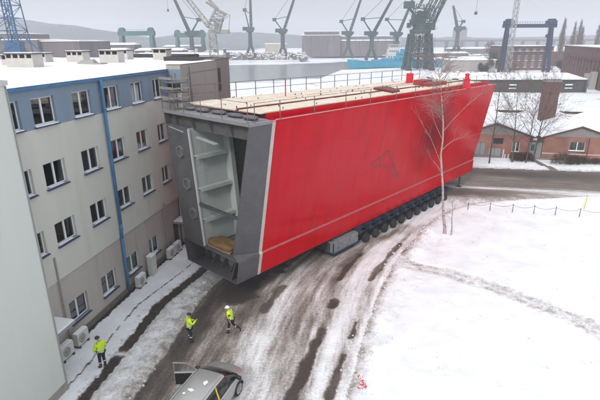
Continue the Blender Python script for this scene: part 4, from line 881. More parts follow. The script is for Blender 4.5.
ac(.75, .5, .1, 'air conditioner unit at the foot of the blue downpipe'); ac(5.2, .5, .1, 'nearer of two air conditioner units by the far office windows'); ac(6.25, .5, .1, 'farther of two air conditioner units, beside the small canopy')
cb_ = thing('utility_cabinet', off_xy(2.5, .42, 0), OFF_RZ, 'tall narrow white cabinet standing against the lower office wall', 'cabinet')
mb = MB(); mb.box(-.3, .3, -.2, .2, .0, 1.55); mb.build('body', M_ac, cb_, bevel=.015); mb = MB(); mb.box(-.26, .26, -.215, -.202, .2, 1.45); mb.build('door', M_ac, cb_); mb = MB(); mb.box(-.33, .33, -.24, .22, 1.552, 1.64); mb.build('snow_cap', M_roofsnow, cb_, bevel=.03)

# ------------------------------------------------------------------ brick house across the street; local x = BN direction, local y = BD direction
def uvp(u_, v_, z=0): return (BN[0]*u_+BD[0]*v_, BN[1]*u_+BD[1]*v_, z)
UV_RZ = math.radians(-12)
house = thing('brick_house', uvp(0, 68.2), UV_RZ, 'low salmon brick house with two grey gables and snow-covered roofs across the street', 'house')
H_E, H_B = 3.4, 0.0
hh = [(11.0, 12.35, 0, 2.25), (12.8, 14.5, 0, 1.55), (13.3, 14.6, 2.1, 2.9), (15.85, 16.85, 1.05, 2.5), (18.1, 19.75, 0, 2.6), (23.1, 25.1, 1.5, 2.8), (28.5, 30.5, 1.5, 2.8)]
mb = MB(); wall_front(mb, 2, 34, -.2, H_E, hh, 0, .18, lambda z: 0); mb.quad((2, 0, -.2), (2, 20, -.2), (2, 20, H_E), (2, 0, H_E)); mb.build('wall', M_brick, house)
def gable(x0, x1, xp, zp, dpth):
    mb = MB(); mb.add([(x0, -.02, H_E), (x1, -.02, H_E), (xp, -.02, zp)], [(0, 1, 2)]); mb.build('gable_boarding', M_gable, house)
    mb = MB(); mb.bar((x0-.3, -.22, H_E-.13), (xp, -.22, zp+.02), .12, .22); mb.bar((x1+.3, -.22, H_E-.13), (xp, -.22, zp+.02), .12, .22); mb.build('bargeboard', mat('bargeboard_brown', (.09, .06, .05), .8), house)
    # roof planes with snow
    for (xa, xb) in ((x0-.35, xp), (x1+.35, xp)):
        k = 10; rows = []
        for j in range(k+1):
            t = j/k; x = xa+(xb-xa)*t; z = (H_E-.12)+(zp+.1-H_E+.12)*t
            rows.append([(x, -.34+(dpth+.34)*i/16, z+.16+.03*mnoise.noise(Vector((x*.7, i*.9, 1)))) for i in range(17)])
        mb = MB(); mb.loft(rows, closed=False, cap=False)
        mb.add([(xa, -.34, H_E-.12), (xa, -.34, H_E+.04), (xb, -.34, zp+.26), (xb, -.34, zp+.1)], [(0, 1, 2, 3)])
        mb.add([(xa, -.34, H_E-.12), (xa, dpth, H_E-.12), (xa, dpth, H_E+.05), (xa, -.34, H_E+.05)], [(0, 1, 2, 3)]); mb.build('roof_snow', M_roofsnow, house)
gable(8.6, 18.3, 13.45, 5.0, 19); gable(19.6, 28.9, 24.2, 4.85, 19); gable(28.9, 38, 33.4, 4.85, 19)
snow_blanket(18.0, 19.9, -.2, 19, H_E+.02, .12, .5, house, 'roof_snow', .02)
mb = MB(); mb.hexa([(8.3, 5, H_E-.1), (38, 5, H_E-.1), (38, 20, H_E-.1), (8.3, 20, H_E-.1), (8.3, 5, H_E), (38, 5, H_E), (38, 20, 3.70), (8.3, 20, 3.70)]); mb.build('roof_snow', M_roofsnow, house)
mb = MB(); mb.box(2, 8.3, 0, 19, H_E+.001, H_E+.2); mb.build('roof_snow', M_roofsnow, house)
mb = MB(); mb.box(18.05, 19.8, -.12, -.02, 2.62, 3.38); mb.build('entrance_fascia', mat('entrance_brown', (.10, .055, .045), .8), house)
for (a, b, c, d, Mx, nm) in ((18.15, 19.7, .02, 2.55, M_greendoor, 'entrance_door'), (11.02, 12.33, .02, 2.22, M_greendoor, 'garage_door'), (12.83, 14.47, .02, 1.5, M_greendoor, 'garage_door')):
    mb = MB(); mb.box(a, b, .08, .14, c, d)
    dr = mb.build(nm, Mx, house); mb = MB(); mb.box((a+b)/2-.02, (a+b)/2+.02, .06, .079, c, d)
    if nm == 'entrance_door':
        mb.box(a+.15, a+.6, .06, .078, 1.3, 2.2)
    mb.build('door_joint', M_dkmetal, dr)
mb = MB(); mb.box(13.32, 14.58, .06, .12, 2.12, 2.88); mb.build('vent_panel', M_black, house)
mb = MB(); mb.box(18.4, 19.0, -.14, -.121, 2.8, 3.1); mb.build('house_sign', M_white, house)
for h in ((15.85, 16.85, 1.05, 2.5), (23.1, 25.1, 1.5, 2.8), (28.5, 30.5, 1.5, 2.8)): window(h, 0, house, BLINDS[2 if h[0] > 20 else 3])
mb = MB(); mb.tube((25.45, -.08, 3.3), (25.45, -.08, .1), .06, n=8); mb.build('drainpipe', mat('pipe_brown', (.16, .07, .06), .6), house)
mb = MB(); mb.box(19.8, 34, -.04, -.002, .95, 1.12); mb.build('pale_string_course', mat('string_pale', (.48, .42, .38), .8), house)
mb = MB(); mb.box(2, 34, -.06, -.004, -.2, .35); mb.build('plinth', mat('plinth_grey', (.2, .18, .17), .9), house)
for (px, hh_) in ((15.0, .75), (15.45, .75), (14.75, 1.4)):
    mb = MB(); mb.box(px-.05, px+.05, -.35, -.25, -.1, hh_); mb.build('yard_post', M_white, house)
# chimney
chm = thing('brick_chimney', uvp(27.2-.0, 81.6, 0), UV_RZ, 'square dark brick chimney stack with metal cap rising from the snowy roof', 'chimney')
hc = uvp(27.2, 81.6)
chm.location = (37.9, 71.2, 0)
mb = MB(); mb.box(-1.0, 1.0, -.9, .9, 2.5, 9.3); mb.build('stack', M_brickdk, chm)
mb = MB(); mb.box(-1.0, 1.0, -.85, .85, 9.301, 9.9); mb.build('flue_wall', M_brickdk, chm)
mb = MB(); mb.tube((-1.15, 0, 9.98), (1.15, 0, 9.98), .95, n=16)
for i in range(len(mb.v)): p = mb.v[i]; mb.v[i] = (p[0], p[1], 9.9+max(0, p[2]-9.9)*.42)
mb.build('metal_cap', mat('cap_metal', (.22, .20, .21), .6, metal=.4, var=.2), chm)
mb = MB()
for x_ in (-.8, -.4, 0, .4, .8): mb.box(x_-.12, x_+.12, -.94, -.905, 8.2, 8.34)
mb.build('vent_row', M_black, chm)
# flat hall behind
fl = thing('flat_brick_hall', uvp(0, 90), UV_RZ, 'flat snow-roofed brick hall directly behind the house with two gables', 'hall')
mb = MB(); mb.box(4, 33.7, 0, 31, -.2, 3.7); mb.build('wall', M_brickdk, fl); mb = MB(); mb.box(3.9, 33.8, -.08, 31.1, 3.701, 3.85); mb.build('roof_edge', M_dkmetal, fl); snow_blanket(3.95, 33.75, 0, 31, 3.85, .1, 1.2, fl)
fl2 = thing('flat_brick_hall', uvp(44, 92), UV_RZ, 'low flat snow-roofed annex at the right edge beside the brick hall', 'hall')
mb = MB(); mb.box(0, 30, 0, 14, -.2, 2.6); mb.build('wall', M_brickdk, fl2); mb = MB(); mb.box(-.1, 30.1, -.1, 14.1, 2.601, 2.72); mb.build('roof_edge', M_dkmetal, fl2); snow_blanket(0, 30, 0, 14, 2.72, .1, 1.5, fl2)
# long dark shed
sh = thing('metal_shed', (0, 0, 0), 0, 'long low dark sheet metal shed with thick snow on its roof', 'shed')
sh.location = (44, 150.5, 0); sh.rotation_euler = (0, 0, math.radians(-1.5))
mb = MB(); mb.box(0, 46, 0, 14, -.2, 3.7)
for k in range(92): mb.box(k*.5, k*.5+.2, -.06, -.001, 0, 3.6)
mb.build('sheet_wall', M_shed, sh)
mb = MB(); mb.box(-.4, 46.4, -.5, 14.3, 3.70, 3.88); mb.build('roof', M_dkmetal, sh)
mb = MB(); mb.hexa([(-.4, -.5, 3.881), (46.4, -.5, 3.881), (46.4, 14.3, 3.881), (-.4, 14.3, 3.881), (-.3, -.4, 4.1), (46.3, -.4, 4.1), (44.5, 9, 5.4), (0, 9, 5.4)]); mb.build('roof_snow', M_roofsnow, sh, bevel=.1)
for x_ in (22, 39.5):
    mb = MB(); mb.box(x_, x_+2.9, -.1, -.062, 1.0, 2.9); w_ = mb.build('window', M_black, sh); mb = MB()
    mb.box(x_+.3, x_+2.7, -.13, -.101, 2.1, 2.5); mb.box(x_+.3, x_+2.7, -.13, -.101, 1.1, 1.4); mb.build('frame', M_white, w_)
mb = MB(); mb.box(43.3, 43.7, -.12, -.062, 1.6, 2.6); mb.build('window', M_black, sh)
mb = MB(); mb.box(45.9, 46.5, -.6, -.0, -.2, 3.9); mb.build('corner_post', M_dkmetal, sh)
st = thing('brick_stack', (46.2, 141.0, 0), 0, 'short dark stack with a cap at the left end of the metal shed', 'stack')
mb = MB(); mb.box(-.6, .6, -.6, .6, -.1, 4.6); mb.build('shaft', M_brickdk, st); mb = MB(); mb.box(-.75, .75, -.75, .75, 4.601, 5.0); mb.build('cap', M_dkmetal, st)
# ------------------------------------------------------------------ people
def skin_mesh(name, nodes, edges, root, M, parent, sub=1, extra=None):
    me = bpy.data.meshes.new(name); names = list(nodes); ix = {n: i for i, n in enumerate(names)}
    me.from_pydata([nodes[n][:3] for n in names], [(ix[a], ix[b]) for a, b in edges], [])
    o = bpy.data.objects.new(name, me); COL.objects.link(o)
    o.modifiers.new('skin', 'SKIN'); 
    if not me.skin_vertices:
        b = bmesh.new(); b.from_mesh(me); b.verts.layers.skin.verify(); b.to_mesh(me); b.free()
    for n in names:
        r = nodes[n][3]; sv = me.skin_vertices[0].data[ix[n]]; sv.radius = r if isinstance(r, tuple) else (r, r); sv.use_root = (n == root)
    sb = o.modifiers.new('sub', 'SUBSURF'); sb.levels = sub; sb.render_levels = sub
    dg = bpy.context.evaluated_depsgraph_get(); dg.update(); nm = bpy.data.meshes.new_from_object(o.evaluated_get(dg)); bpy.data.objects.remove(o)
    nm.materials.clear(); nm.materials.append(M); nm.polygons.foreach_set('use_smooth', [True]*len(nm.polygons))
    o = bpy.data.objects.new(name, nm); COL.objects.link(o); o.parent = parent; nm.name = name; return o
def person(loc, rz, label, J, jacket, trousers, hat, hatkind='helmet', bands=True, sleeves=None, scale=1.):
    """J: joints (facing +y): pelvis, chest, neck, head, and l/r shoulder, elbow, wrist, hip, knee, ankle, toe"""
    p = thing('person', loc, rz, label, 'person'); p.scale = (scale,)*3
    V = {k: Vector(v) for k, v in J.items()}
    hd = (V['head']-V['neck']).normalized()
    nodes = {'pelvis': (*V['pelvis'], (.15, .11)), 'waist': (*V['pelvis'].lerp(V['chest'], .45), (.135, .10)), 'chest': (*V['chest'], (.165, .115)), 'neck': (*V['neck'], .055),
             'jaw': (*(V['neck'].lerp(V['head'], .55)+Vector(J['face'])*.02), (.062, .07)), 'head': (*V['head'], (.078, .095)), 'crown': (*(V['head']+hd*.075), (.062, .075)),
             'nose': (*(V['head']+Vector(J['face'])*.108-hd*.02), .014)}
    edges = [('pelvis', 'waist'), ('waist', 'chest'), ('chest', 'neck'), ('neck', 'jaw'), ('jaw', 'head'), ('head', 'crown'), ('head', 'nose')]
    for s in 'lr':
        sg = -1 if s == 'l' else 1
        for j, r in (('sh', .062), ('el', .045), ('wr', .03)): nodes[s+j] = (*V[s+j], r)
        for j, r in (('hip', .09), ('kn', .06), ('an', .034), ('toe', .024)): nodes[s+j] = (*V[s+j], r)
        edges += [('chest', s+'sh'), (s+'sh', s+'el'), (s+'el', s+'wr'), ('pelvis', s+'hip'), (s+'hip', s+'kn'), (s+'kn', s+'an'), (s+'an', s+'toe')]
        fd = (V[s+'wr']-V[s+'el']).normalized(); side = fd.cross(Vector((0, 0, 1)))
        side = side.normalized() if side.length > .2 else Vector((0, 1, 0)); up = side.cross(fd)
        palm = V[s+'wr']+fd*.055; nodes[s+'palm'] = (*palm, (.036, .018)); edges.append((s+'wr', s+'palm'))
        for k, (o_, ln) in enumerate(((-.027, .07), (-.009, .08), (.009, .075), (.027, .06))):
            a = palm+side*o_+fd*.035; b = a+fd*ln*.55-up*.008; c = b+fd*ln*.35-up*.022
            nodes[f'{s}f{k}a'] = (*a, .009); nodes[f'{s}f{k}b'] = (*b, .0085); nodes[f'{s}f{k}c'] = (*c, .007); edges += [(s+'palm', f'{s}f{k}a'), (f'{s}f{k}a', f'{s}f{k}b'), (f'{s}f{k}b', f'{s}f{k}c')]
        a = palm-side*.035*sg-fd*.01; b = a-side*.02*sg+fd*.03; nodes[s+'ta'] = (*a, .010); nodes[s+'tb'] = (*b, .008); edges += [(s+'palm', s+'ta'), (s+'ta', s+'tb')]
    body = skin_mesh('body', nodes, edges, 'pelvis', M_skin, p)
    for sg in (-1, 1):   # eyes, ears
        f = Vector(J['face']); sd = f.cross(hd).normalized()
        mb = MB(); c = V['head']+f*.088+sd*.03*sg+hd*.008; mb.tube(c-f*.004, c+f*.004, .009, n=8); mb.build('eye', M_black, p)
        mb = MB(); c = V['head']+sd*.082*sg-hd*.01; mb.hexa([c+f*.015-hd*.03-sd*.01, c+f*.015-hd*.03+sd*.01, c-f*.02-hd*.025+sd*.012, c-f*.02-hd*.025-sd*.01, c+f*.015+hd*.03-sd*.01, c+f*.015+hd*.03+sd*.012, c-f*.02+hd*.03+sd*.014, c-f*.02+hd*.03-sd*.01]); mb.build('ear', M_skin, p, smooth=True)
    mb = MB(); f = Vector(J['face']); sd = f.cross(hd).normalized(); c = V['head']+f*.082-hd*.052; mb.box(0, 0, 0, 0, 0, 0); mb = MB(); mb.tube(c-sd*.022, c+sd*.022, .006, n=6); mb.build('mouth', mat('lips', (.35, .13, .11), .6), p)
    g = 1.0; n2 = {'hem': (*(V['pelvis']-Vector((0, 0, .05))), (.20, .155)), 'waist': (*V['pelvis'].lerp(V['chest'], .45), (.19, .145)), 'chest': (*V['chest'], (.205, .15)), 'collar': (*(V['neck']+Vector((0, 0, .0))), .10), 'yoke': (*V['chest'].lerp(V['neck'], .55), (.15, .115))}
    e2 = [('hem', 'waist'), ('waist', 'chest'), ('chest', 'yoke'), ('yoke', 'collar')]
    for s in 'lr':
        n2[s+'sh'] = (*V[s+'sh'], .088); n2[s+'el'] = (*V[s+'el'], .068); n2[s+'wr'] = (*(V[s+'wr']-(V[s+'wr']-V[s+'el']).normalized()*.0), .052); e2 += [('chest', s+'sh'), (s+'sh', s+'el'), (s+'el', s+'wr')]
    jk_ = skin_mesh('jacket', n2, e2, 'waist', jacket, p)
    n3 = {'pel': (*V['pelvis'], (.168, .13))}; e3 = []
    for s in 'lr':
        n3[s+'hip'] = (*V[s+'hip'], .105); n3[s+'kn'] = (*V[s+'kn'], .08); n3[s+'an'] = (*(V[s+'an']+Vector((0, 0, .06))), .066); e3 += [('pel', s+'hip'), (s+'hip', s+'kn'), (s+'kn', s+'an')]
    skin_mesh('trousers', n3, e3, 'pel', trousers, p)
    for s in 'lr':
        d = (V[s+'toe']-V[s+'an']); d.z = 0; d.normalize(); a = V[s+'an']
        skin_mesh('boot', {'a': (*(a+Vector((0, 0, .08))), .058), 'b': (*(a-d*.02), .062), 'c': (*(V[s+'toe']-d*.05), (.052, .045)), 'd': (*(V[s+'toe']+d*.03), (.042, .034))}, [('a', 'b'), ('b', 'c'), ('c', 'd')], 'a', M_boot, p)
    if bands:   # reflective bands round the jacket and vest panels
        for t_ in (.02, .42):
            c = V['pelvis'].lerp(V['chest'], t_)+Vector((0, 0, .0)); ax = (V['chest']-V['pelvis']).normalized(); x_ = Vector((1, 0, 0)); y_ = ax.cross(x_).normalized(); x_ = y_.cross(ax)
            rs = []
            for dz_, g_ in ((-.026, 1.0), (-.026, 1.04), (.026, 1.04), (.026, 1.0)):
                rs.append([c+ax*dz_+(x_*math.cos(k*math.pi/10)*.196+y_*math.sin(k*math.pi/10)*.150)*g_ for k in range(20)])
            mb = MB(); mb.loft(rs, cap=False); mb.build('reflective_band', M_reflect, jk_, smooth=False)
    for s in 'lr':      # reflective leg bands
        a_, b_ = V[s+'kn'], V[s+'an']; c = a_.lerp(b_, .35); ax = (b_-a_).normalized(); x_ = ax.orthogonal().normalized(); y_ = ax.cross(x_); mb = MB()
        mb.loft([[c+ax*dz_+(x_*math.cos(k*math.pi/8)+y_*math.sin(k*math.pi/8))*r_ for k in range(16)] for dz_, r_ in ((-.025, .06), (-.025, .083), (.025, .080), (.025, .06))], cap=False); mb.build('leg_band', M_reflect, p)
    if sleeves:
        for s in 'lr':
            skin_mesh('sleeve', {'s': (*V[s+'sh'].lerp(V[s+'el'], .12), .091), 'e': (*V[s+'el'], .072), 'w': (*V[s+'wr'], .055)}, [('s', 'e'), ('e', 'w')], 'e', sleeves, p)
    f = Vector(J['face']); sd = f.cross(hd).normalized()
    c = V['head']+hd*.03; rings = []; 
    for k in range(6):
        a = k/5*math.pi/2; rings.append([c+hd*(.125*math.sin(a))+(f*math.cos(b*math.pi/10)*.128+sd*math.sin(b*math.pi/10)*.108)*max(.04, math.cos(a)) for b in range(20)])
    mb = MB(); mb.loft(rings)
    if hatkind == 'helmet':
        mb.loft([[c+hd*z+(f*math.cos(b*math.pi/10)*(.128+e_+(.035 if math.cos(b*math.pi/10) > .5 else 0))+sd*math.sin(b*math.pi/10)*(.108+e_)) for b in range(20)] for z, e_ in ((0, 0), (0, .018), (.012, .018), (.016, 0))])
    mb.build('helmet' if hatkind == 'helmet' else 'cap', hat, p, smooth=True)
    return p
JS = dict(pelvis=(0, 0, .96), chest=(0, 0, 1.34), neck=(0, .01, 1.53), head=(0, .03, 1.67), face=(0, 1, -.15),
          lsh=(-.2, 0, 1.44), lel=(-.27, -.02, 1.16), lwr=(-.25, .12, .94), rsh=(.2, 0, 1.44), rel=(.27, -.02, 1.16), rwr=(.25, .12, .94),
          lhip=(-.1, 0, .9), lkn=(-.11, .03, .5), lan=(-.12, -.02, .08), ltoe=(-.13, .13, .05), rhip=(.1, 0, .9), rkn=(.11, .03, .5), ran=(.12, -.02, .08), rtoe=(.14, .13, .05))
JA = dict(JS, lel=(-.27, .08, 1.18), lwr=(-.10, .33, 1.20), rel=(.27, .10, 1.18), rwr=(.08, .36, 1.26), head=(0, .04, 1.67), face=(0, 1, -.25))
JB = dict(JS, pelvis=(0, -.02, .94), chest=(0, .06, 1.32), neck=(0, .10, 1.50), head=(0, .15, 1.64), face=(0, 1, -.2), lsh=(-.2, .06, 1.42), rsh=(.2, .06, 1.42), lel=(-.27, -.12, 1.17), lwr=(-.25, -.08, .93), rel=(.26, .22, 1.18), rwr=(.2, .42, 1.08),
          lhip=(-.1, -.01, .89), lkn=(-.11, .10, .49), lan=(-.11, .13, .08), ltoe=(-.11, .29, .05), rhip=(.1, -.03, .89), rkn=(.11, -.10, .50), ran=(.11, -.50, .26), rtoe=(.11, -.46, .13))
JC = dict(JS, head=(-.02, .05, 1.66), face=(-.2, .95, -.3), lel=(-.28, .05, 1.16), lwr=(-.2, .2, .98), rel=(.28, -.02, 1.16), rwr=(.26, .08, .93), lan=(-.1, .04, .08), ltoe=(-.12, .2, .05))
person((-6.19, 21.95, 0.02), math.radians(-62), 'man in yellow hi-vis jacket and dark cap standing at the road edge, hands raised', JA, M_hiviz, M_navycloth, M_hair, 'cap', scale=1.02)
person((-4.0, 22.75, 0.02), math.radians(75), 'man in white helmet and yellow vest striding across the road', JB, M_hiviz, M_blackcloth, M_helmet, 'helmet', sleeves=M_blackcloth, scale=.99)
person((-10.2, 19.75, 0.06), math.radians(58), 'man in yellow hi-vis jacket on the snowy pavement beside the office wall', JC, M_hiviz, M_navycloth, M_hair, 'cap', scale=1.05)

# ------------------------------------------------------------------ silver car (local +y forward, origin under the front axle)
car = thing('parked_car', (-3.86, 18.16, 0.0), math.radians(-20), 'silver people carrier with roof rails and its left front door standing open', 'car')
car.scale = (1.08, 1.08, 1.06)
#  y, half width, sill z, belt z, top z, top half width, kind
ST = [(.93, .50, .40, .60, .66, .40), (.88, .66, .32, .68, .74, .56), (.74, .80, .26, .78, .85, .66), (.45, .87, .24, .86, .96, .72), (.12, .90, .24, .95, 1.06, .74),
      (-.30, .905, .24, .99, 1.36, .68), (-.72, .91, .24, 1.0, 1.585, .62), (-.80, .91, .24, 1.0, 1.60, .62), (-1.35, .91, .24, 1.01, 1.645, .625), (-1.43, .91, .24, 1.01, 1.648, .625),
      (-2.30, .91, .24, 1.02, 1.65, .62), (-2.38, .91, .24, 1.02, 1.648, .62), (-3.15, .90, .26, 1.04, 1.61, .60), (-3.32, .89, .26, 1.05, 1.58, .585), (-3.55, .85, .30, 1.04, 1.30, .60), (-3.66, .80, .36, .98, 1.05, .62), (-3.68, .74, .40, .70, .75, .6)]
def ring(st):
    y, w, sz, bz, tz, tw = st; gh = tz-bz > .25
    h = [(w*.90, sz), (w*.985, sz+.12), (w, (sz+bz)/2), (w*.985, bz-.04), (w*.945, bz), (tw+.035*(1 if gh else 0), tz-(.07 if gh else .03)), (tw*.93, tz-.015), (tw*.5, tz+.022), (0, tz+.03)]
    return [(x, y, z) for x, z in h] + [(-x, y, z) for x, z in h[-2::-1]]
R_ = [ring(s_) for s_ in ST]; NP = len(R_[0]); bk = {}
def fput(key, i, k): bk.setdefault(key, MB()).add([R_[i][k], R_[i][k+1], R_[i+1][k+1], R_[i+1][k]], [(0, 1, 2, 3)])
for i in range(len(ST)-1):
    for k in range(NP-1):
        kk = min(k, NP-2-k)
        if kk <= 3: key = 'body'
        elif i < 4: key = 'bonnet'
        elif i < 6: key = 'windscreen' if kk >= 5 else ('windscreen' if False else 'quarter_glass' if kk == 4 else 'windscreen')
        elif kk == 4: key = 'pillar' if i in (6, 8, 10, 12) else ('side_window_right' if k < NP/2 else 'side_window_left')
        elif i < 13: key = 'roof'
        else: key = 'rear_window' if i == 13 else 'body'
        fput(key, i, k)
bk['body'].add(R_[0], [tuple(range(NP))]); bk['body'].add(R_[-1], [tuple(range(NP))])
for a in range(len(ST)-1): bk['body'].add([R_[a][0], R_[a][-1], R_[a+1][-1], R_[a+1][0]], [(0, 1, 2, 3)])
def islands(o):
    """give every connected piece of a mesh its own object"""
    me = o.data; par = list(range(len(me.vertices)))
    def find(a):
        while par[a] != a: par[a] = par[par[a]]; a = par[a]
        return a
    for e in me.edges: par[find(e.vertices[0])] = find(e.vertices[1])
    grp = {}
    for f in me.polygons: grp.setdefault(find(f.vertices[0]), []).append([tuple(me.vertices[i].co) for i in f.vertices])
    for fs in grp.values():
        mb = MB()
        for f in fs: mb.add(f, [tuple(range(len(f)))])
        mb.build(o.name.split('.')[0], me.materials[0], o.parent)
    bpy.data.objects.remove(o)
names = {'side_window_right': 'side_window', 'side_window_left': 'side_window'}
for key, mb in bk.items():
    Mx = M_carglass if ('window' in key or 'screen' in key or 'glass' in key) else M_carblack if key == 'pillar' else M_silver
    o = mb.build(names.get(key, key), Mx, car, smooth=True)
    b = bmesh.new(); b.from_mesh(o.data); bmesh.ops.remove_doubles(b, verts=b.verts, dist=.0005); bmesh.ops.recalc_face_normals(b, faces=b.faces); b.to_mesh(o.data); b.free()
    if key in ('pillar', 'quarter_glass', 'side_window_left', 'side_window_right'): islands(o)
for sg in (-1, 1):
    mb = MB(); pts = [(sg*.60, -.85-.25*i, 1.655+.012*math.sin(i*.6)+.0) for i in range(10)]; pts = [(sg*.585, y, 1.675) for y in np.arange(-.9, -3.1, -.22)]
    for a, b in zip(pts[:-1], pts[1:]): mb.tube(a, b, .018, n=6)
    for y in (-.92, -2.0, -2.85): mb.tube((sg*.585, y, 1.62), (sg*.585, y, 1.675), .02, n=6)
    mb.build('roof_rail', M_silver, car)
    mb = MB(); c = Vector((sg*1.0, -.12, 1.06)); mb.loft([[c+Vector((sg*r*math.cos(k*math.pi/6)*1.1, yy, r*math.sin(k*math.pi/6)*.75)) for k in range(12)] for r, yy in ((.05, .09), (.10, .05), (.12, -.02), (.115, -.06))]); mb.bar((sg*.88, -.08, 1.0), (sg*.95, -.1, 1.04), .05)
    if sg == 1: mb.build('wing_mirror', M_carblack, car, smooth=True)
    mb = MB(); mb.hexa([(sg*.52, .87, .62), (sg*.78, .74, .64), (sg*.80, .62, .66), (sg*.55, .80, .64), (sg*.50, .855, .74), (sg*.74, .715, .79), (sg*.765, .60, .83), (sg*.53, .76, .78)]); mb.build('headlight', mat('headlight_clear', (.5, .52, .55), .1), car)
    mb = MB(); mb.hexa([(sg*.70, -3.70, .75), (sg*.83, -3.64, .75), (sg*.83, -3.5, .75), (sg*.7, -3.62, .75), (sg*.62, -3.60, 1.2), (sg*.76, -3.5, 1.25), (sg*.78, -3.42, 1.2), (sg*.62, -3.5, 1.2)]); mb.build('tail_light', mat('tail_red', (.35, .01, .01), .2), car)
    for y in (0, -2.75):
        mb = MB(); N = 24; mb.loft([[(sg*x_, y+r*math.cos(a*2*math.pi/N), .33+r*math.sin(a*2*math.pi/N)) for a in range(N)] for r, x_ in ((.22, .70), (.32, .70), (.335, .73), (.335, .88), (.32, .915), (.24, .92))], cap=False); w_ = mb.build('wheel', M_tyre, car, smooth=True)
        mb = MB(); mb.loft([[(sg*x_, y+r*math.cos(a*2*math.pi/N), .33+r*math.sin(a*2*math.pi/N)) for a in range(N)] for r, x_ in ((.24, .86), (.235, .915), (.2, .89), (.03, .90))])
        for k in range(5):
            a = k*2*math.pi/5; mb.bar((sg*.912, y, .33), (sg*.912, y+.21*math.cos(a), .33+.21*math.sin(a)), .045, .02)
        mb.build('rim', M_silver, w_)
        mb = MB(); mb.loft([[(sg*x_, y+r*math.cos(a*math.pi/16), .33+r*math.sin(a*math.pi/16)) for a in range(17)] for r, x_ in ((.39, .80), (.39, .925), (.36, .93), (.36, .80))], cap=False, closed=False); mb.build('wheel_arch', M_carblack, car)
mb = MB(); pts = [(.922, -2.05, .55), (.924, -1.85, .72), (.922, -1.7, .88), (.905, -1.62, 1.0)]
for a, b in zip(pts[:-1], pts[1:]): mb.hexa([(a[0], a[1], a[2]), (a[0], a[1]+.14, a[2]), (a[0]+.006, a[1]+.14, a[2]), (a[0]+.006, a[1], a[2]), (b[0], b[1], b[2]), (b[0], b[1]+.14, b[2]), (b[0]+.006, b[1]+.14, b[2]), (b[0]+.006, b[1], b[2])])
mb.build('yellow_stripe', M_yellow, car)
mb = MB()
for pts in (((.905, -1.62, 1.01), (.66, -1.50, 1.56)),): mb.bar(pts[0], pts[1], .05, .02)
mb.build('yellow_stripe', M_yellow, car)
mb = MB(); mb.tube((0, -3.0, 1.64), (.0, -3.15, 1.80), .012, n=6); mb.build('aerial', M_carblack, car)
mb = MB(); mb.box(-.3, .3, -1.5, -1.1, 1.684, 1.690); 
sn = MB()
for (cx, cy, rx, ry) in ((-.12, -2.05, .15, .07), (.22, -1.5, .10, .12), (-.28, -2.3, .07, .05)):
    sn.add([(cx+rx*math.cos(k*math.pi/7)*(1+.3*math.sin(k*2.3)), cy+ry*math.sin(k*math.pi/7)*(1+.3*math.cos(k*1.7)), 1.692) for k in range(14)], [tuple(range(14))])
sn.build('roof_snow_patch', M_roofsnow, car, fix=False)
for y_ in (-1.39, -2.34):
    mb = MB(); mb.box(.909, .914, y_-.008, y_+.008, .34, .97); mb.build('door_gap', M_carblack, car)
    mb = MB(); mb.box(.915, .935, y_-.28, y_-.1, .86, .89); mb.build('door_handle', M_silver, car)
dr = bpy.data.objects.new('door', None)
a_ = math.radians(68); ca, sa = math.cos(a_), math.sin(a_)
def dpt(u_, z, o_=0): # u along the door from its hinge
    return (-.90 - sa*u_ + ca*o_, -.22 - ca*u_ - sa*o_ , z)
def dpanel(u0, u1, z0, z1, o0, o1, zt0=None, zt1=None):
    return [dpt(u0, z0, o0), dpt(u1, z0, o0), dpt(u1, z0, o1), dpt(u0, z0, o1), dpt(u0, zt0 or z1, o0), dpt(u1, zt1 or z1, o0), dpt(u1, zt1 or z1, o1), dpt(u0, zt0 or z1, o1)]
mb = MB(); mb.hexa(dpanel(.0, 1.12, .32, .98, 0, .09)); od = mb.build('door', M_silver, car, bevel=.02)
mb = MB(); mb.hexa(dpanel(.05, 1.08, .36, .94, .091, .12)); mb.build('door_lining', M_carblack, od)
mb = MB(); mb.bar(dpt(.0, .98, .04), dpt(.52, 1.50, .12), .045); mb.bar(dpt(.52, 1.50, .12), dpt(1.08, 1.54, .12), .045); mb.bar(dpt(1.08, 1.54, .12), dpt(1.1, .98, .04), .045); mb.build('window_frame', M_silver, od)
mb = MB(); mb.add([dpt(.03, .98, .05), dpt(1.08, .98, .05), dpt(1.06, 1.53, .12), dpt(.53, 1.49, .12)], [(0, 1, 2, 3)]); mb.build('pane', M_glass, od)
mb = MB(); c = Vector(dpt(.08, 1.05, -.1)); mb.loft([[c+Vector((0, yy, 0))+Vector((r*math.cos(k*math.pi/6)*1.1, 0, r*math.sin(k*math.pi/6)*.75)) for k in range(12)] for r, yy in ((.05, .09), (.10, .05), (.12, -.02), (.115, -.06))]); mb.build('wing_mirror', M_carblack, od, smooth=True)

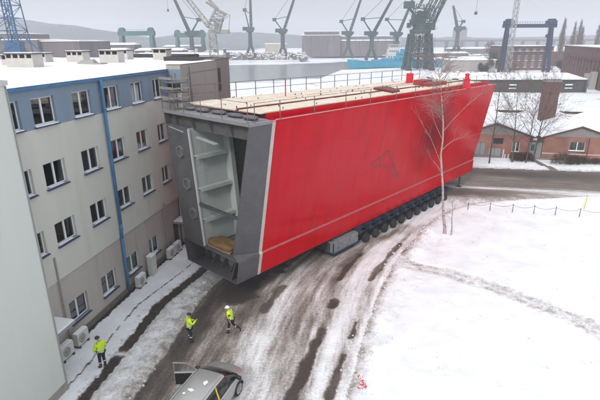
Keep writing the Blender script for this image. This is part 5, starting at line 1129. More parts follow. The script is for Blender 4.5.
# ------------------------------------------------------------------ bare trees
def grow(mbT, mbC, p, d, ln, r, depth, rng, droop=0., spread=.6, kmax=3, tw=.006):
    """recursive limb: tapered, wandering; fine twigs go to the crown mesh"""
    n = 3 if depth > 1 else 2; q = p
    for i in range(n):
        d2 = (d + Vector((rng.uniform(-1, 1), rng.uniform(-1, 1), rng.uniform(-.6, .8)))*.13 + Vector((0, 0, -droop if depth < 2 else .04))).normalized()
        q2 = q + d2*ln/n; r0 = r*(1-i/n*.45); r1 = r*(1-(i+1)/n*.45)
        (mbC if depth < 3 else mbT).tube(q, q2, max(r0, tw), max(r1, tw*.8), n=5 if depth > 2 else 3, cap=False)
        if depth > 0 and (i > 0 or depth < 3):
            for _ in range(rng.choice([1, 2, 2] if depth < 3 else [1, 1, 2])):
                sd = d2.cross(Vector((rng.uniform(-1, 1), rng.uniform(-1, 1), rng.uniform(-1, 1)))).normalized()
                grow(mbT, mbC, q2, (d2+sd*spread*rng.uniform(.7, 1.3)).normalized(), ln*rng.uniform(.5, .72), r1*.55, depth-1, rng, droop, spread, kmax, tw)
        q, d = q2, d2
def bare_tree(loc, h, r, seed, label, cat='bare tree', name='bare_tree', group=None, bark=None, twig=None, b0=.25, nb=11, blen=.34, droop=.05, depth=3, lean=(0, 0), spread=.6, tw=.008, up=.7):
    rng = random.Random(seed); t_ = thing(name, loc, 0, label, cat, group); mbT = MB(); mbC = MB(); n = 12; P = []
    for i in range(n+1):
        k = i/n; P.append(Vector((lean[0]*k*k+.10*math.sin(k*5+seed)*h*.06, lean[1]*k*k+.10*math.cos(k*4+seed)*h*.06, h*k-.05)))
    P = [p-Vector((P[0].x, P[0].y, 0)) for p in P]
    rad = lambda k: r*(1.15 if k == 0 else 1)*(1-k*.9)
    for i in range(n): mbT.tube(P[i], P[i+1], rad(i/n), rad((i+1)/n), n=9, cap=False)
    for i in range(nb):
        k = b0+(1-b0)*(i+rng.uniform(.2, .8))/nb; j = min(n-1, int(k*n)); p = P[j].lerp(P[j+1], k*n-j); an = i*2.4+rng.uniform(-.5, .5)
        d = Vector((math.cos(an), math.sin(an), up+rng.uniform(-.2, .3)+k*.5)).normalized(); grow(mbT, mbC, p, d, h*blen*(1.15-k*.7)*rng.uniform(.7, 1.1), rad(k)*.45, depth, rng, droop, spread, tw=tw)
    mbT.build('trunk', bark or M_bark, t_, smooth=True); mbC.build('crown', twig or M_twig, t_); return t_
# the birch in front of the hull: slender spotted trunk, few low branches, fine crown
rng = random.Random(21); br_ = thing('birch_tree', (12.5, 36.75, .1), 0, 'slender white-barked bare birch standing on the snow in front of the red hull', 'birch tree')
TP = [(0, 0, -.15), (-.06, .02, .6), (-.25, 0, 1.5), (-.42, .02, 2.8), (-.60, .03, 4.4), (-.82, .0, 5.7), (-1.0, .03, 7.0), (-.95, .05, 8.2), (-1.05, .04, 9.6), (-1.25, .08, 10.9), (-1.45, .1, 12.2), (-1.75, .12, 13.4), (-2.0, .15, 14.6)]
TP = [Vector(p) for p in TP]; TR = [.17, .125, .11, .10, .092, .084, .074, .064, .054, .043, .032, .022, .012]
mbT = MB(); mbC = MB()
for i in range(len(TP)-1): mbT.tube(TP[i], TP[i+1], TR[i], TR[i+1], n=10, cap=False)
def limb(a, pts, r):
    q = Vector(a)
    for i, p in enumerate(pts):
        p = Vector(p); rr = r*(1-i/len(pts)*.6); mbT.tube(q, p, rr, rr*.75, n=6, cap=False); q0 = q; q = p
        if i >= 1:
            for _ in range(2): grow(mbT, mbC, q, ((q-q0).normalized()+Vector((rng.uniform(-.6, .6), rng.uniform(-.6, .6), rng.uniform(-.1, .6)))).normalized(), rng.uniform(.5, 1.0), .012, 1, rng, .03, .5, tw=.007)
limb(TP[5].lerp(TP[6], .4), [(-1.5, -.15, 7.4), (-2.0, -.25, 8.4), (-2.7, -.35, 9.4), (-3.1, -.4, 10.0)], .022)
limb(TP[7], [(-1.35, .3, 9.0), (-1.7, .5, 9.8), (-1.9, .6, 10.6)], .022)
limb(TP[6].lerp(TP[7], .3), [(-.6, -.2, 7.9), (-.2, -.4, 8.3), (.4, -.5, 8.5)], .03)
limb(TP[7].lerp(TP[8], .5), [(-.4, -.1, 9.8), (.5, -.2, 10.9), (1.4, -.3, 11.8), (1.9, -.3, 12.0)], .02)
limb(TP[4].lerp(TP[5], .8), [(-1.2, .2, 6.1), (-1.6, .3, 6.5)], .022)
for i in range(38):
    k = rng.uniform(.66, .985); f = k*(len(TP)-1); j = int(f); p = TP[j].lerp(TP[j+1], f-j); an = rng.uniform(0, 6.28)
    grow(mbT, mbC, p, Vector((math.cos(an), math.sin(an), .9)).normalized(), rng.uniform(1.1, 1.9)*(1.35-k*.5), .024, 2, rng, .10, .5, tw=.0055)
mbT.build('trunk', M_bark_b, br_, smooth=True); mbC.build('crown', M_twig_b, br_)
s2 = thing('birch_sapling', (12.95, 36.5, .1), 0, 'thin leaning twin stem with ragged bark right beside the birch trunk', 'sapling')
mb = MB(); q = Vector((0, 0, -.1))
for i, p in enumerate([(.02, 0, .7), (-.08, 0, 1.5), (-.05, .03, 2.3), (-.2, .05, 3.0)]): mb.tube(q, p, .07-.013*i, .057-.013*i, n=7, cap=False); q = Vector(p)
mb.build('trunk', M_bark_b, s2, smooth=True); mb = MB(); m2 = MB()
for k in range(4): grow(m2, mb, Vector((-.08, 0, 1.5+k*.35)), Vector((rng.uniform(-1, 1), rng.uniform(-1, 1), .8)).normalized(), .6, .02, 1, rng, tw=.008)
mb.build('crown', M_twig_b, s2)
TG = 'bare trees before the brick house'
bare_tree((25.63, 60.7, 0), 12.0, .10, 5, 'bare tree before the garage doors, its dark lower trunk the most upright', group=TG, b0=.3, nb=18, blen=.28, depth=3, tw=.010)
bare_tree((28.95, 61.2, 0), 11.0, .10, 9, 'bare tree between the garages and the small arched house window', group=TG, b0=.22, nb=20, blen=.32, depth=3, lean=(-.8, 0), tw=.010)
bare_tree((30.7, 60.9, 0), 10.5, .09, 14, 'bare tree left of the brick house entrance door, the slimmer of the close pair', group=TG, b0=.22, nb=19, blen=.32, depth=3, lean=(.5, 0), tw=.010)
bare_tree((31.9, 61.3, 0), 10.8, .11, 17, 'bare tree directly beside the brick house entrance door, leaning slightly right', group=TG, b0=.2, nb=20, blen=.34, depth=3, lean=(.9, 0), tw=.010)
# twiggy bushes
def bush(loc, rx, ry, h, seed, label, name='bare_bush', M=None, n=1100, grp='bare bushes along the brick house'):
    rng = random.Random(seed); b_ = thing(name, loc, 0, label, 'bush', grp); mb = MB(); ms = MB()
    for k in range(9): a = k*.7; ms.tube((0, 0, -.1), (rx*.5*math.cos(a), ry*.5*math.sin(a), h*.55), .03, .012, n=5, cap=False)
    for i in range(n):
        a = rng.uniform(0, 6.28); rr = rng.random()**.5; z = rng.uniform(.05, 1); k = math.sqrt(max(0, 1-(z-.35)**2*1.6)); p = Vector((rx*rr*k*math.cos(a), ry*rr*k*math.sin(a), h*z*.85))
        d = Vector((p.x*.8+rng.uniform(-.3, .3), p.y*.8+rng.uniform(-.3, .3), rng.uniform(.2, .8))).normalized(); mb.tube(p, p+d*rng.uniform(.15, .35), .014, .006, n=3, cap=False)
    ms.build('stem', M_bark, b_); mb.build('crown', M or M_hedge, b_); return b_
bush((29.9, 61.9, .05), .95, .7, 1.35, 1, 'round brown bush left of the entrance, the leftmost of the bushes'); bush((31.2, 61.8, .05), .9, .7, 1.3, 2, 'round brown bush at the foot of the trees beside the entrance door')
bush((35.0, 60.1, .05), 1.35, .8, 1.7, 3, 'largest brown bush, right of the entrance path'); bush((36.6, 60.0, .05), .9, .7, 1.3, 4, 'brown bush just right of the largest one'); bush((38.1, 60.2, .05), .8, .6, 1.0, 5, 'low brown bush below the drainpipe of the brick house', n=700); bush((39.5, 60.0, .05), .8, .6, .8, 6, 'lowest brown bush at the right end of the row', n=650)
# ------------------------------------------------------------------ rope fence on the snow field
PX = [(16.45, 42.5), (18.58, 42.4), (20.57, 41.9), (22.45, 41.5), (24.3, 41.1), (26.32, 40.6), (29.0, 40.2)]
fc = thing('rope_fence', (0, 0, 0), 0, 'low row of thin posts linked by sagging rope on the snow field edge', 'fence')
for (x, y) in PX:
    mb = MB(); mb.tube((x, y, -.1), (x, y, .92), .035, .03, n=7); mb.tube((x, y, .92), (x, y, .98), .045, .02, n=7); mb.build('post', M_dkmetal, fc)
for (a, b) in zip(PX[:-1], PX[1:]):
    mb = MB(); q = None
    for i in range(11):
        k = i/10; p = (a[0]+(b[0]-a[0])*k, a[1]+(b[1]-a[1])*k, .86-.30*4*k*(1-k)*.75)
        if q: mb.tube(q, p, .018, n=4, cap=False)
        q = p
    mb.build('rope', M_rope, fc)
yp = thing('yellow_post', (28.0, 42.7, 0), 0, 'leaning yellow marker post at the street edge of the snow field', 'marker post')
mb = MB(); mb.tube((0, 0, -.05), (.06, 0, 1.5), .045, n=8); mb.build('post', M_yellow, yp); mb = MB(); mb.tube((.06, 0, 1.5), (.06, 0, 1.58), .055, .03, n=8); mb.build('cap', M_yellow, yp)
# red plastic scraps on the snow
rm = thing('red_plastic_scraps', (2.95, 18.45, .12), 0, 'small pile of torn bright red plastic scraps on the snowy road edge', 'plastic scraps')
rng = random.Random(3); mb = MB()
for i in range(34):
    c = Vector((.06*math.sin(i*1.3)+rng.uniform(-.16, .16), -.5+1.0*(i/34)+rng.uniform(-.05, .05), rng.uniform(.02, .08))); s_ = rng.uniform(.05, .11)*(1.3 if i < 12 else .8)
    p = [c+Vector((rng.uniform(-1, 1), rng.uniform(-1, 1), rng.uniform(-.3, .7)))*s_ for _ in range(4)]; mb.add(p, [(0, 1, 2), (0, 2, 3), (0, 3, 1), (1, 3, 2)])
mb.build('scraps', mat('red_plastic', (.62, .012, .03), .5), rm)
# clods of grey snow along the banks, dirt on the strip
rng = random.Random(9); mb = MB()
for i in range(900):
    k = rng.random(); Y_ = rng.uniform(15, 44); side = rng.random()
    if side < .45 and Y_ < 34: x0 = float(xat(STRIP_R, Y_))+rng.uniform(.1, 1)*(float(xat(ROAD_L, Y_))-float(xat(STRIP_R, Y_)))
    elif side < .8: x0 = float(np.interp(Y_, [p[1] for p in SNOW_R[:8]], [p[0] for p in SNOW_R[:8]]))+rng.gauss(.3, .5)
    else:
        x0 = float(xat(STRIP_L, min(Y_, 33)))+rng.uniform(-.35, 0); Y_ = min(Y_, 33)
    s_ = rng.uniform(.025, .09)*(1 if rng.random() < .9 else 1.7); ix_ = np.searchsorted(xs, x0); iy_ = np.searchsorted(ys, Y_); z = float(Z[min(iy_, ny-1), min(ix_, nx-1)])
    q_ = [(x0+s_*math.cos(a*1.05)*rng.uniform(.7, 1.2), Y_+s_*math.sin(a*1.05)*rng.uniform(.7, 1.2), z-.01) for a in range(6)]; q2 = [(x0+(p[0]-x0)*.6, Y_+(p[1]-Y_)*.6, z+s_*rng.uniform(.5, .9)) for p in q_]
    mb.loft([q_, q2])
o = mb.build('snow_clods', mat('dirty_snow', (.62, .61, .61), .85, var=.25, scale=3), None); o['kind'] = 'stuff'; o['label'] = 'scattered clods of dirty snow along the ploughed banks'; o['category'] = 'snow clods'

# dry grass tips poking through the snow
rng = random.Random(77); mb = MB()
for c in range(150):
    while True:
        x = rng.uniform(3, 34); y = rng.uniform(16, 46)
        iy_ = min(ny-1, int(np.searchsorted(ys, y))); ix_ = min(nx-1, int(np.searchsorted(xs, x)))
        if reg[iy_, ix_] == 3: break
    z = float(Z[iy_, ix_])
    for k in range(rng.randint(2, 9)):
        p = Vector((x+rng.gauss(0, .09), y+rng.gauss(0, .09), z-.03)); h = rng.uniform(.05, .16); mb.tube(p, p+Vector((rng.gauss(0, .04), rng.gauss(0, .04), h)), .006, .003, n=3, cap=False)
o = mb.build('dry_grass', mat('straw', (.24, .19, .12), .9, var=.2)); o['kind'] = 'stuff'; o['label'] = 'scattered dry grass tips poking through the snow field'; o['category'] = 'grass'
# ------------------------------------------------------------------ port: cranes, halls, ships
def px_crane(x, y, hcol, jx, jz, label, M, cw=4., back=(-9, 14), name='level_luffing_crane', boomw=2.2, hook=None, base_w=9, grp='slewing cranes on the far quay'):
    """slewing harbour crane: portal legs, tapering column, slewing platform with house, boom, A-frame and counterweight"""
    c = thing(name, (x, y, 0), 0, label, 'harbour crane', grp); b = base_w/2
    for sx_ in (-1, 1):
        for sy_ in (-1, 1):
            mb = MB(); mb.bar((sx_*b, sy_*b, -.1), (sx_*cw*.35, sy_*cw*.35, hcol*.42), 1.3, 1.3); mb.build('portal_leg', M, c)
    mb = MB(); mb.loft([[(r*math.cos(a*math.pi/6), r*math.sin(a*math.pi/6), z) for a in range(12)] for r, z in ((cw*.55, hcol*.38), (cw*.5, hcol*.5), (cw*.42, hcol*.95), (cw*.8, hcol*.97), (cw*.8, hcol))]); mb.build('column', M, c)
    sg = 1 if jx > 0 else -1
    mb = MB(); mb.box(-cw*.9, cw*.9, -cw*.6, cw*.6, hcol+.01, hcol+3.2); mb.box(-sg*cw*1.6 if sg > 0 else 0, 0 if sg > 0 else -sg*cw*1.6, -cw*.5, cw*.5, hcol+.4, hcol+3.6); mb.build('machinery_house', M, c)
    mb = MB(); mb.box(sg*cw*.9-.9, sg*cw*.9+.9, -cw*.5-1.2, -cw*.5, hcol+1, hcol+3.2); mb.build('cab', M, c)
    tip = Vector((jx, 0, jz)); mb = MB(); mb.lattice((sg*1.2, 0, hcol+2.5), tip, boomw, boomw*.55, .26, 12, side=(0, 1, 0)); mb.bar((sg*1.2, 0, hcol+2.5), tip, boomw*.5, boomw*.6); mb.build('boom', M, c)
    top = Vector((back[0]*sg, 0, hcol+back[1])); mb = MB(); mb.bar((-sg*.8, -1.2, hcol+3), top, .9); mb.bar((-sg*.8, 1.2, hcol+3), top, .9); mb.box(top.x-1.6, top.x+1.6, -1.6, 1.6, top.z-1.4, top.z+1.3); mb.build('counterweight_arm', M, c)
    mb = MB(); mb.tube(top, tip, .16, n=5); mb.tube(top, Vector((sg*1.2, 0, hcol+2.5)).lerp(tip, .3), .3, n=5); mb.build('tie_rod', M, c)
    if hook: mb = MB(); mb.tube(tip, tip+Vector((0, 0, -hook)), .1, n=4); mb.box(tip.x-.7, tip.x+.7, -.5, .5, tip.z-hook-1.8, tip.z-hook); mb.build('hook_block', M, c)
    return c
px_crane(-45, 450, 24, 1.5, 66, 'slim upright teal crane left of the cream hall across the river', M_craneT, back=(-4, 18), hook=18)
px_crane(-14.5, 432, 22, 15, 62, 'teal crane with a boom rising to the right beside the cream hall', M_craneT, back=(-7, 11), hook=10)
px_crane(45.5, 452, 20, 14, 62, 'teal crane furthest left before the mauve hall', M_craneT, back=(-7, 12))
px_crane(60.2, 405, 19, 22, 60, 'teal crane with a wide V of boom and counterweight arm behind the blue ship', M_craneT, back=(-8, 13))
px_crane(88, 440, 19, 15, 58, 'teal crane half hidden directly behind the big dark portal crane', M_craneT, back=(-10, 14))
px_crane(-88, 400, 20, -17, 62, 'grey-teal crane with long boom leaning left behind the office roof', M_craneT, back=(-7, 12), hook=22)
# gantry cranes
def gantry(x0, x1, y, h, d, M, label, legw=1.6, beam=2.2, grp=None, cab=True, name='gantry_crane'):
    g_ = thing(name, ((x0+x1)/2, y, 0), 0, label, 'gantry crane', grp); hw = (x1-x0)/2
    for sx_ in (-1, 1):
        for sy_ in (-1, 1): mb = MB(); mb.bar((sx_*hw, sy_*d*.5, -.1), (sx_*(hw-.6), sy_*d*.16, h-beam), legw*.8, legw*.8); mb.build('leg', M, g_)
        mb = MB(); mb.bar((sx_*hw, -d*.5, 1.2), (sx_*hw, d*.5, 1.2), 1.0); mb.bar((sx_*(hw-.3), -d*.33, h*.5), (sx_*(hw-.3), d*.33, h*.5), .7); mb.build('cross_tie', M, g_)
    for sy_ in (-1, 1): mb = MB(); mb.box(-hw-1.5, hw+1.5, sy_*d*.16-.5, sy_*d*.16+.5, h-beam, h); mb.build('beam', M, g_)
    if cab:
        for sx_ in (-1, 1):
            mb = MB(); mb.box(sx_*(hw-1)-2.0, sx_*(hw-1)+2.0, -2, 2, h+.01, h+1.6); mb.box(sx_*(hw-1)-1.2, sx_*(hw-1)+1.4, -1.6, 1.6, h+1.6, h+2.4); mb.build('winch_house', M, g_)
            mb = MB(); mb.tube((sx_*(hw-2.2), 0, h-beam), (sx_*(hw-2.2), 0, h-beam-3.2), .08, n=4); mb.box(sx_*(hw-2.2)-.5, sx_*(hw-2.2)+.5, -.4, .4, h-beam-4.8, h-beam-3.2); mb.build('hook_block', M, g_)
    mb = MB()
    for i in range(20): x = -hw+2*hw*i/19; mb.tube((x, -d*.16-.5, h), (x, -d*.16-.5, h+1), .07, n=4, cap=False)
    mb.tube((-hw, -d*.16-.5, h+1), (hw, -d*.16-.5, h+1), .07, n=4); mb.build('handrail', M, g_)
    return g_
gantry(103.4, 126.6, 246, 23.0, 5, M_craneB, 'tall navy gantry crane straddling the view before the purple brick hall', 1.5, 1.7)
gantry(-127, -104.5, 350, 22.6, 12, M_craneG, 'teal green gantry crane behind the office roof, the left one', 2.6, 3.0, 'teal gantry cranes beyond the roof')
gantry(-105, -82, 420, 22.3, 12, M_craneG, 'paler teal gantry crane farther off, in front of the left-leaning crane', 2.4, 3.6, 'teal gantry cranes beyond the roof')
mst = thing('lattice_mast', (103.8, 239, 0), 0, 'pale grey lattice mast rising past the left leg of the navy gantry', 'mast')
mb = MB(); mb.lattice((0, 0, 0), (.6, 0, 60), 2.0, 1.6, .17, 34, side=(1, 0, 0)); mb.build('mast', mat('galvanised', (.33, .35, .36), .6, var=.1), mst)
mb = MB(); mb.box(-1.6, 1.6, -1.6, 1.6, -.1, 1.2); mb.build('base', M_concrete, mst)
# big dark portal crane on the near quay
pc = thing('portal_crane', (66.0, 268, 0), 0, 'massive dark lattice portal crane on the quay beside the light blue ship', 'harbour crane')
for sx_ in (-1, 1):
    for sy_ in (-1, 1):
        mb = MB(); mb.lattice((sx_*6.3, sy_*6, 0), (sx_*4.6, sy_*3.5, 19), 2.0, 1.9, .24, 11, side=(1, 0, 0)); mb.bar((sx_*6.3, sy_*6, 0), (sx_*4.6, sy_*3.5, 19), .8); mb.build('leg', M_craneT, pc)
        mb = MB(); mb.box(sx_*6.3-1.6, sx_*6.3+1.6, sy_*6-.7, sy_*6+.7, 0.01, 1.5); mb.build('bogie', M_craneT, pc)
mb = MB()
for z in (5, 12):
    for sy_ in (-1, 1): mb.bar((-6, sy_*5.2, z), (6, sy_*5.2, z), .5); mb.tube((-6, sy_*5.2, z), (5, sy_*4.2, z+6.5), .25, n=4); mb.tube((6, sy_*5.2, z), (-5, sy_*4.2, z+6.5), .25, n=4)
    for sx_ in (-1, 1): mb.bar((sx_*6, -5.2, z), (sx_*6, 5.2, z), .5)
mb.tube((0, 0, .5), (0, 0, 18), .9, n=8); mb.build('bracing', M_craneT, pc)
mb = MB(); mb.loft([[(r*math.cos(a*math.pi/8), r*math.sin(a*math.pi/8), z) for a in range(16)] for r, z in ((5.4, 19), (5.8, 20), (5.8, 21), (4.4, 21.2), (4.0, 23.5))]); mb.build('slewing_ring', M_craneT, pc)
mb = MB(); mb.box(-5.5, 2, -3.2, 3.2, 23.5, 26.4); mb.box(-4.8, 4.2, -2.9, 2.9, 26.41, 28.6); mb.box(3.5, 7.4, -2.4, 2.4, 20.8, 24.6); mb.box(-2, 3, -2.4, 2.4, 28.61, 30.4); mb.box(-7.2, -5.6, -1.6, 1.6, 22, 24.5); mb.build('machinery_house', M_craneT, pc)
mb = MB(); mb.lattice((-1, 0, 23), (-1, 0, 34), 8, 5, .26, 5, side=(1, 0, 0)); mb.lattice((3, 0, 22), (6, 0, 33), 5, 3, .22, 5, side=(1, 0, 0)); mb.lattice((0, 0, 1), (0, 0, 19), 4.2, 4.2, .24, 9, side=(1, 0, 0)); mb.build('superstructure', M_craneT, pc)
mb = MB()
for z in (21.2, 25.0, 28.7, 31.5):
    mb.box(-7.5, 8, -4.3, -4.1, z, z+.15)
    for i in range(11): mb.tube((-7.5+i*1.55, -4.2, z), (-7.5+i*1.55, -4.2, z+1.1), .07, n=4, cap=False)
    mb.tube((-7.5, -4.2, z+1.1), (8, -4.2, z+1.1), .07, n=4)
for k in range(4):
    z = 2+k*4.4; mb.tube((-4+2*(k % 2)*4, -6.8, z), (4-2*(k % 2)*4, -6.8, z+4.4), .22, n=4)
mb.build('walkway', M_craneT, pc)
mb = MB(); mb.box(-9.5, -4.4, -2.2, 2.2, 31.8, 35.2); mb.bar((-3, -1.6, 28), (-7, -1.6, 32), .7); mb.bar((-3, 1.6, 28), (-7, 1.6, 32), .7); mb.build('counterweight', M_craneT, pc)
for (a, b, w) in (((5, 0, 23), (19, 0, 52), 2.8), ((2, 0, 30), (14, 0, 54), 1.6), ((-2, 0, 32), (9, 0, 54), 1.0), ((6.5, 0, 22), (12, 0, 38), 1.0), ((3.5, 0, 28), (17, 0, 53), 1.0)):
    mb = MB(); mb.lattice(a, b, w, w*.7, .22, 13, side=(0, 1, 0)); mb.build('boom', M_craneT, pc)
mb = MB(); mb.lattice((19, 0, 52), (30, 0, 37.5), 1.4, .8, .2, 8, side=(0, 1, 0)); mb.build('jib', M_craneT, pc)
mb = MB(); mb.tube((29.5, 0, 38), (29.3, 0, 30), .09, n=4); mb.box(28.6, 30, -.4, .4, 28.5, 30); mb.build('hook_block', M_craneT, pc)
# beige lattice crane left
bc = thing('lattice_crane', (-44.0, 252, 0), 0, 'pale beige lattice crane whose boom leans left above the stair bay', 'harbour crane')
mb = MB(); mb.lattice((0, 0, 0), (-.6, 0, 19), 5.0, 3.2, .22, 9, side=(1, 0, 0)); mb.build('tower', M_craneW, bc)
mb = MB(); mb.box(-2.2, 8.2, -2.2, 2.2, 19.2, 21.2); mb.lattice((0, 0, 21.2), (4, 0, 30), 6.5, 4.5, .26, 5, side=(1, 0, 0)); mb.box(-1, 5.5, -2, 2, 25.2, 26.4); mb.box(1, 4, -1.5, 1.5, 21.2, 24.5); mb.build('machinery_house', M_craneW, bc)
for (a, b, w) in (((-2, 0, 23), (-18, 0, 44), 2.2), ((3, 0, 31), (-12, 0, 47), 1.1), ((7, 0, 28), (-3, 0, 34.5), 1.0)):
    mb = MB(); mb.lattice(a, b, w, w*.7, .2, 12, side=(0, 1, 0)); mb.build('boom', M_craneW, bc)
mb = MB(); mb.tube((9, 0, 28), (4, 0, 30.5), .25, n=4); mb.tube((8, 0, 21), (9, 0, 28), .25, n=4); mb.tube((-2, 0, 22), (9, 0, 28), .2, n=4); mb.build('tie_rod', M_craneW, bc)
# blue lattice tower left
bt = thing('lattice_tower', (-64.2, 110, 0), 0, 'blue steel lattice tower rising behind the office roof at the left edge', 'lattice tower')
mb = MB(); mb.lattice((0, 0, 0), (-.3, 0, 34), 6.4, 3.2, .13, 13, side=(1, 0, 0)); mb.build('frame', M_mastblue, bt)
mb = MB(); mb.lattice((.3, 0, 0), (-.3, 0, 34), 1.5, 1.2, .12, 24, side=(1, 0, 0)); mb.build('ladder_shaft', M_mastblue, bt)
mb = MB(); mb.tube((2.5, 0, 17), (6.5, 0, 13), .16, n=5); mb.tube((-2.5, 0, 17), (-6.5, 0, 13), .16, n=5); mb.box(-1.6, 1.6, -1.2, 1.2, 13, 16); mb.build('base_block', M_mastblue, bt)
# halls and sheds
def hall(x0, x1, y0, y1, h, M, label, roof=1.2, cat='hall', name='industrial_hall', rz=0, loc=None, gablex=False, bands=0):
    b_ = thing(name, loc or ((x0+x1)/2, y0, 0), rz, label, cat); w = (x1-x0)/2; d = y1-y0
    mb = MB(); mb.box(-w, w, 0, d, -.3, h)
    mb.build('wall', M, b_)
    mb = MB(); mb.hexa([(-w-.4, -.4, h+.001), (w+.4, -.4, h+.001), (w+.4, d, h+.001), (-w-.4, d, h+.001), (-w-.3, -.3, h+.35), (w+.3, -.3, h+.35), (w*.97, d*.5, h+roof), (-w*.97, d*.5, h+roof)]); mb.build('roof_snow', M_roofsnow, b_)
    mb = MB()
    n = max(3, int(2*w/6))
    for i in range(n):
        x = -w+(i+.5)*2*w/n
        for k in range(bands): z = h*(.25+.5*k/max(1, bands-1) if bands > 1 else .6); mb.box(x-.9, x+.9, -.08, -.002, z-.8, z+.8)
    if mb.v: mb.build('window_row', M_dkmetal, b_)
    return b_
h_ = hall(3, 42, 500, 560, 20.5, M_hallm, 'large mauve shipyard hall with a double snowy roof edge across the river', 2)
mb = MB(); mb.box(-17, 19, 6, 40, 22.0, 24.2); mb.build('roof_monitor', M_hallm, h_); mb = MB(); mb.box(-17.4, 19.4, 5.6, 40, 24.21, 24.9); mb.build('roof_snow', M_roofsnow, h_)
h_ = hall(42.2, 104, 505, 560, 15.5, M_hallm, 'long lower mauve hall with zigzag snowy roof behind the quay cranes', 1.2)
mb = MB(); mb.box(-30.5, 30.5, 6, 40, 16, 19.3); mb.build('roof_monitor', M_hallm, h_); mb = MB(); mb.box(-30.9, 30.9, 5.6, 40, 19.31, 20.0); mb.build('roof_snow', M_roofsnow, h_)
mb = MB()
for i in range(8): x = -30+i*7.7; mb.hexa([(x, -.9, 15.0), (x+7.4, -.9, 15.0), (x+7.4, 0, 15.0), (x, 0, 15.0), (x+1, -.9, 16.2), (x+6.4, -.9, 16.2), (x+6.4, 0, 16.2), (x+1, 0, 16.2)])
mb.build('snow_drift', M_roofsnow, h_)
hall(-32, -12, 455, 480, 12.5, M_cream, 'plain cream hall between two cranes across the river', .8)
hall(-210, -107.2, 200, 235, 16.6, M_hall, 'wide dark grey corrugated hall behind the blue lattice tower', .4, bands=0)
hall(-107, -91, 202, 235, 16.0, M_hallm, 'narrower grey hall adjoining the wide dark one, its top slightly lower', .5)
hall(-230, -168, 290, 330, 20.5, M_hall, 'dark hall looming just above the corrugated one at the far left', .5)
for (x0, x1, y0, h, lb) in ((-118, -95, 262, 11, 'snow-roofed shed just right of the grey halls'), (-98, -70, 290, 10.5, 'long snow-roofed shed under the left gantry crane'), (-140, -112, 330, 13.5, 'white-roofed shed beyond the left gantry crane'),
                            (-84, -58, 262, 8.5, 'low snow-roofed shed with pale walls behind the far parapet'), (-120, -88, 430, 11, 'far snow-roofed shed between the two teal gantries'), (-74, -48, 300, 7.5, 'snow-covered low shed left of the stair bay top')):
    hall(x0, x1, y0, y0+16, h, M_hallm if h > 9 else M_cream, lb, 1.4, 'shed', 'port_shed', bands=1)
yl = hall(-90, -74, 330, 345, 9, mat('ochre_wall', (.42, .36, .2), .8), 'small ochre building behind the office parapet', .6, 'building', 'port_building')
# purple brick hall behind the gantry
bh = thing('brick_hall', (112.6, 262, 0), math.radians(-4), 'purple brick hall with three rows of arched windows framed by the navy gantry', 'hall')
mb = MB(); mb.box(0, 24, 0, 30, -.2, 11.9); mb.build('wall', M_brickhall, bh)
mb = MB(); mb.box(-.3, 24.3, -.35, 30, 9.3, 9.6); mb.box(-.3, 24.3, -.4, 30.3, 11.901, 12.3); mb.build('cornice', M_brickdk, bh); mb = MB(); mb.box(-.3, 24.3, -.5, -.351, 9.601, 9.75); mb.box(-.2, 24.2, -.3, 30, 12.301, 12.6); mb.build('roof_snow', M_roofsnow, bh)
for i in range(6):
    for (z0, z1) in ((1.5, 3.9), (5.0, 7.6), (10.0, 10.9)):
        x = 2.6+i*3.8; mb = MB(); w = .75; pts = [(x-w, -.06, z0), (x+w, -.06, z0), (x+w, -.06, z1-.3), (x+w*.6, -.06, z1), (x-w*.6, -.06, z1), (x-w, -.06, z1-.3)]; mb.prism(pts, (0, .05, 0)); w_ = mb.build('arched_window', mat('dusty_glass', (.20, .19, .20), .4), bh)
        mb = MB(); mb.box(x-w-.1, x+w+.1, -.3, -.062, z0-.22, z0); mb.build('sill_snow', M_roofsnow, w_)
        mb = MB(); mb.box(x-w-.1, x+w+.1, -.18, -.065, z1-.05, z1+.15); mb.build('lintel', mat('lintel_pale', (.4, .36, .34), .8), w_)
# long dark brick hall at the right, receding from the camera
lh = thing('long_brick_hall', (96.5, 150, 0), math.radians(71), 'long tall dark brick hall receding along the right edge of the view', 'hall')
mb = MB(); mb.box(0, 76, -45, 0, -.2, 12.6); mb.build('wall', M_brickhall, lh)
mb = MB(); mb.box(-.4, 76.4, 0.001, .4, 9.0, 9.4); mb.box(-.4, 76.4, -45, .35, 12.601, 13.1); mb.build('cornice', mat('cornice_redbrown', (.14, .05, .045), .8), lh)
mb = MB(); mb.box(-.3, 76.3, -45, .3, 13.101, 13.35); mb.build('roof_snow', M_roofsnow, lh)
for i in range(14):
    x = 3+i*5.3; mb = MB(); mb.box(x-.9, x+.9, .002, .05, 10.0, 11.6); mb.build('window', M_dkmetal, lh)
    mb = MB(); mb.box(x-1.1, x+1.1, .002, .05, 4.0, 7.5); mb.build('window', M_dkmetal, lh)
    mb = MB(); mb.box(x-2.65-.35, x-2.65+.35, .002, .45, -.1, 9.0); mb.build('pilaster', M_brickhall, lh)
for (x, z0, z1) in ((8, 0, 5.5), (16, 1, 4.5)): mb = MB(); mb.box(x, x+2.4, .46, 2.2, z0-.1, z1); mb.build('porch', M_concrete, lh)
hall(146, 168, 300, 320, 8.5, M_brickhall, 'small snow-roofed brick building seen between the navy gantry leg and the long hall', 3.2, 'building', 'port_building')
hall(74, 96, 235, 250, 6.3, M_concrete, 'low pale building with snowy roof left of the navy gantry', .7, 'building', 'port_building')
hall(90, 140, 400, 420, 5, M_hall, 'low dark shed far beyond, right of the portal crane', 1.3, 'shed', 'port_shed')
hall(150, 240, 480, 500, 7, M_hallm, 'far long shed with snowy roof beside the viaduct', 1.5, 'shed', 'port_shed')
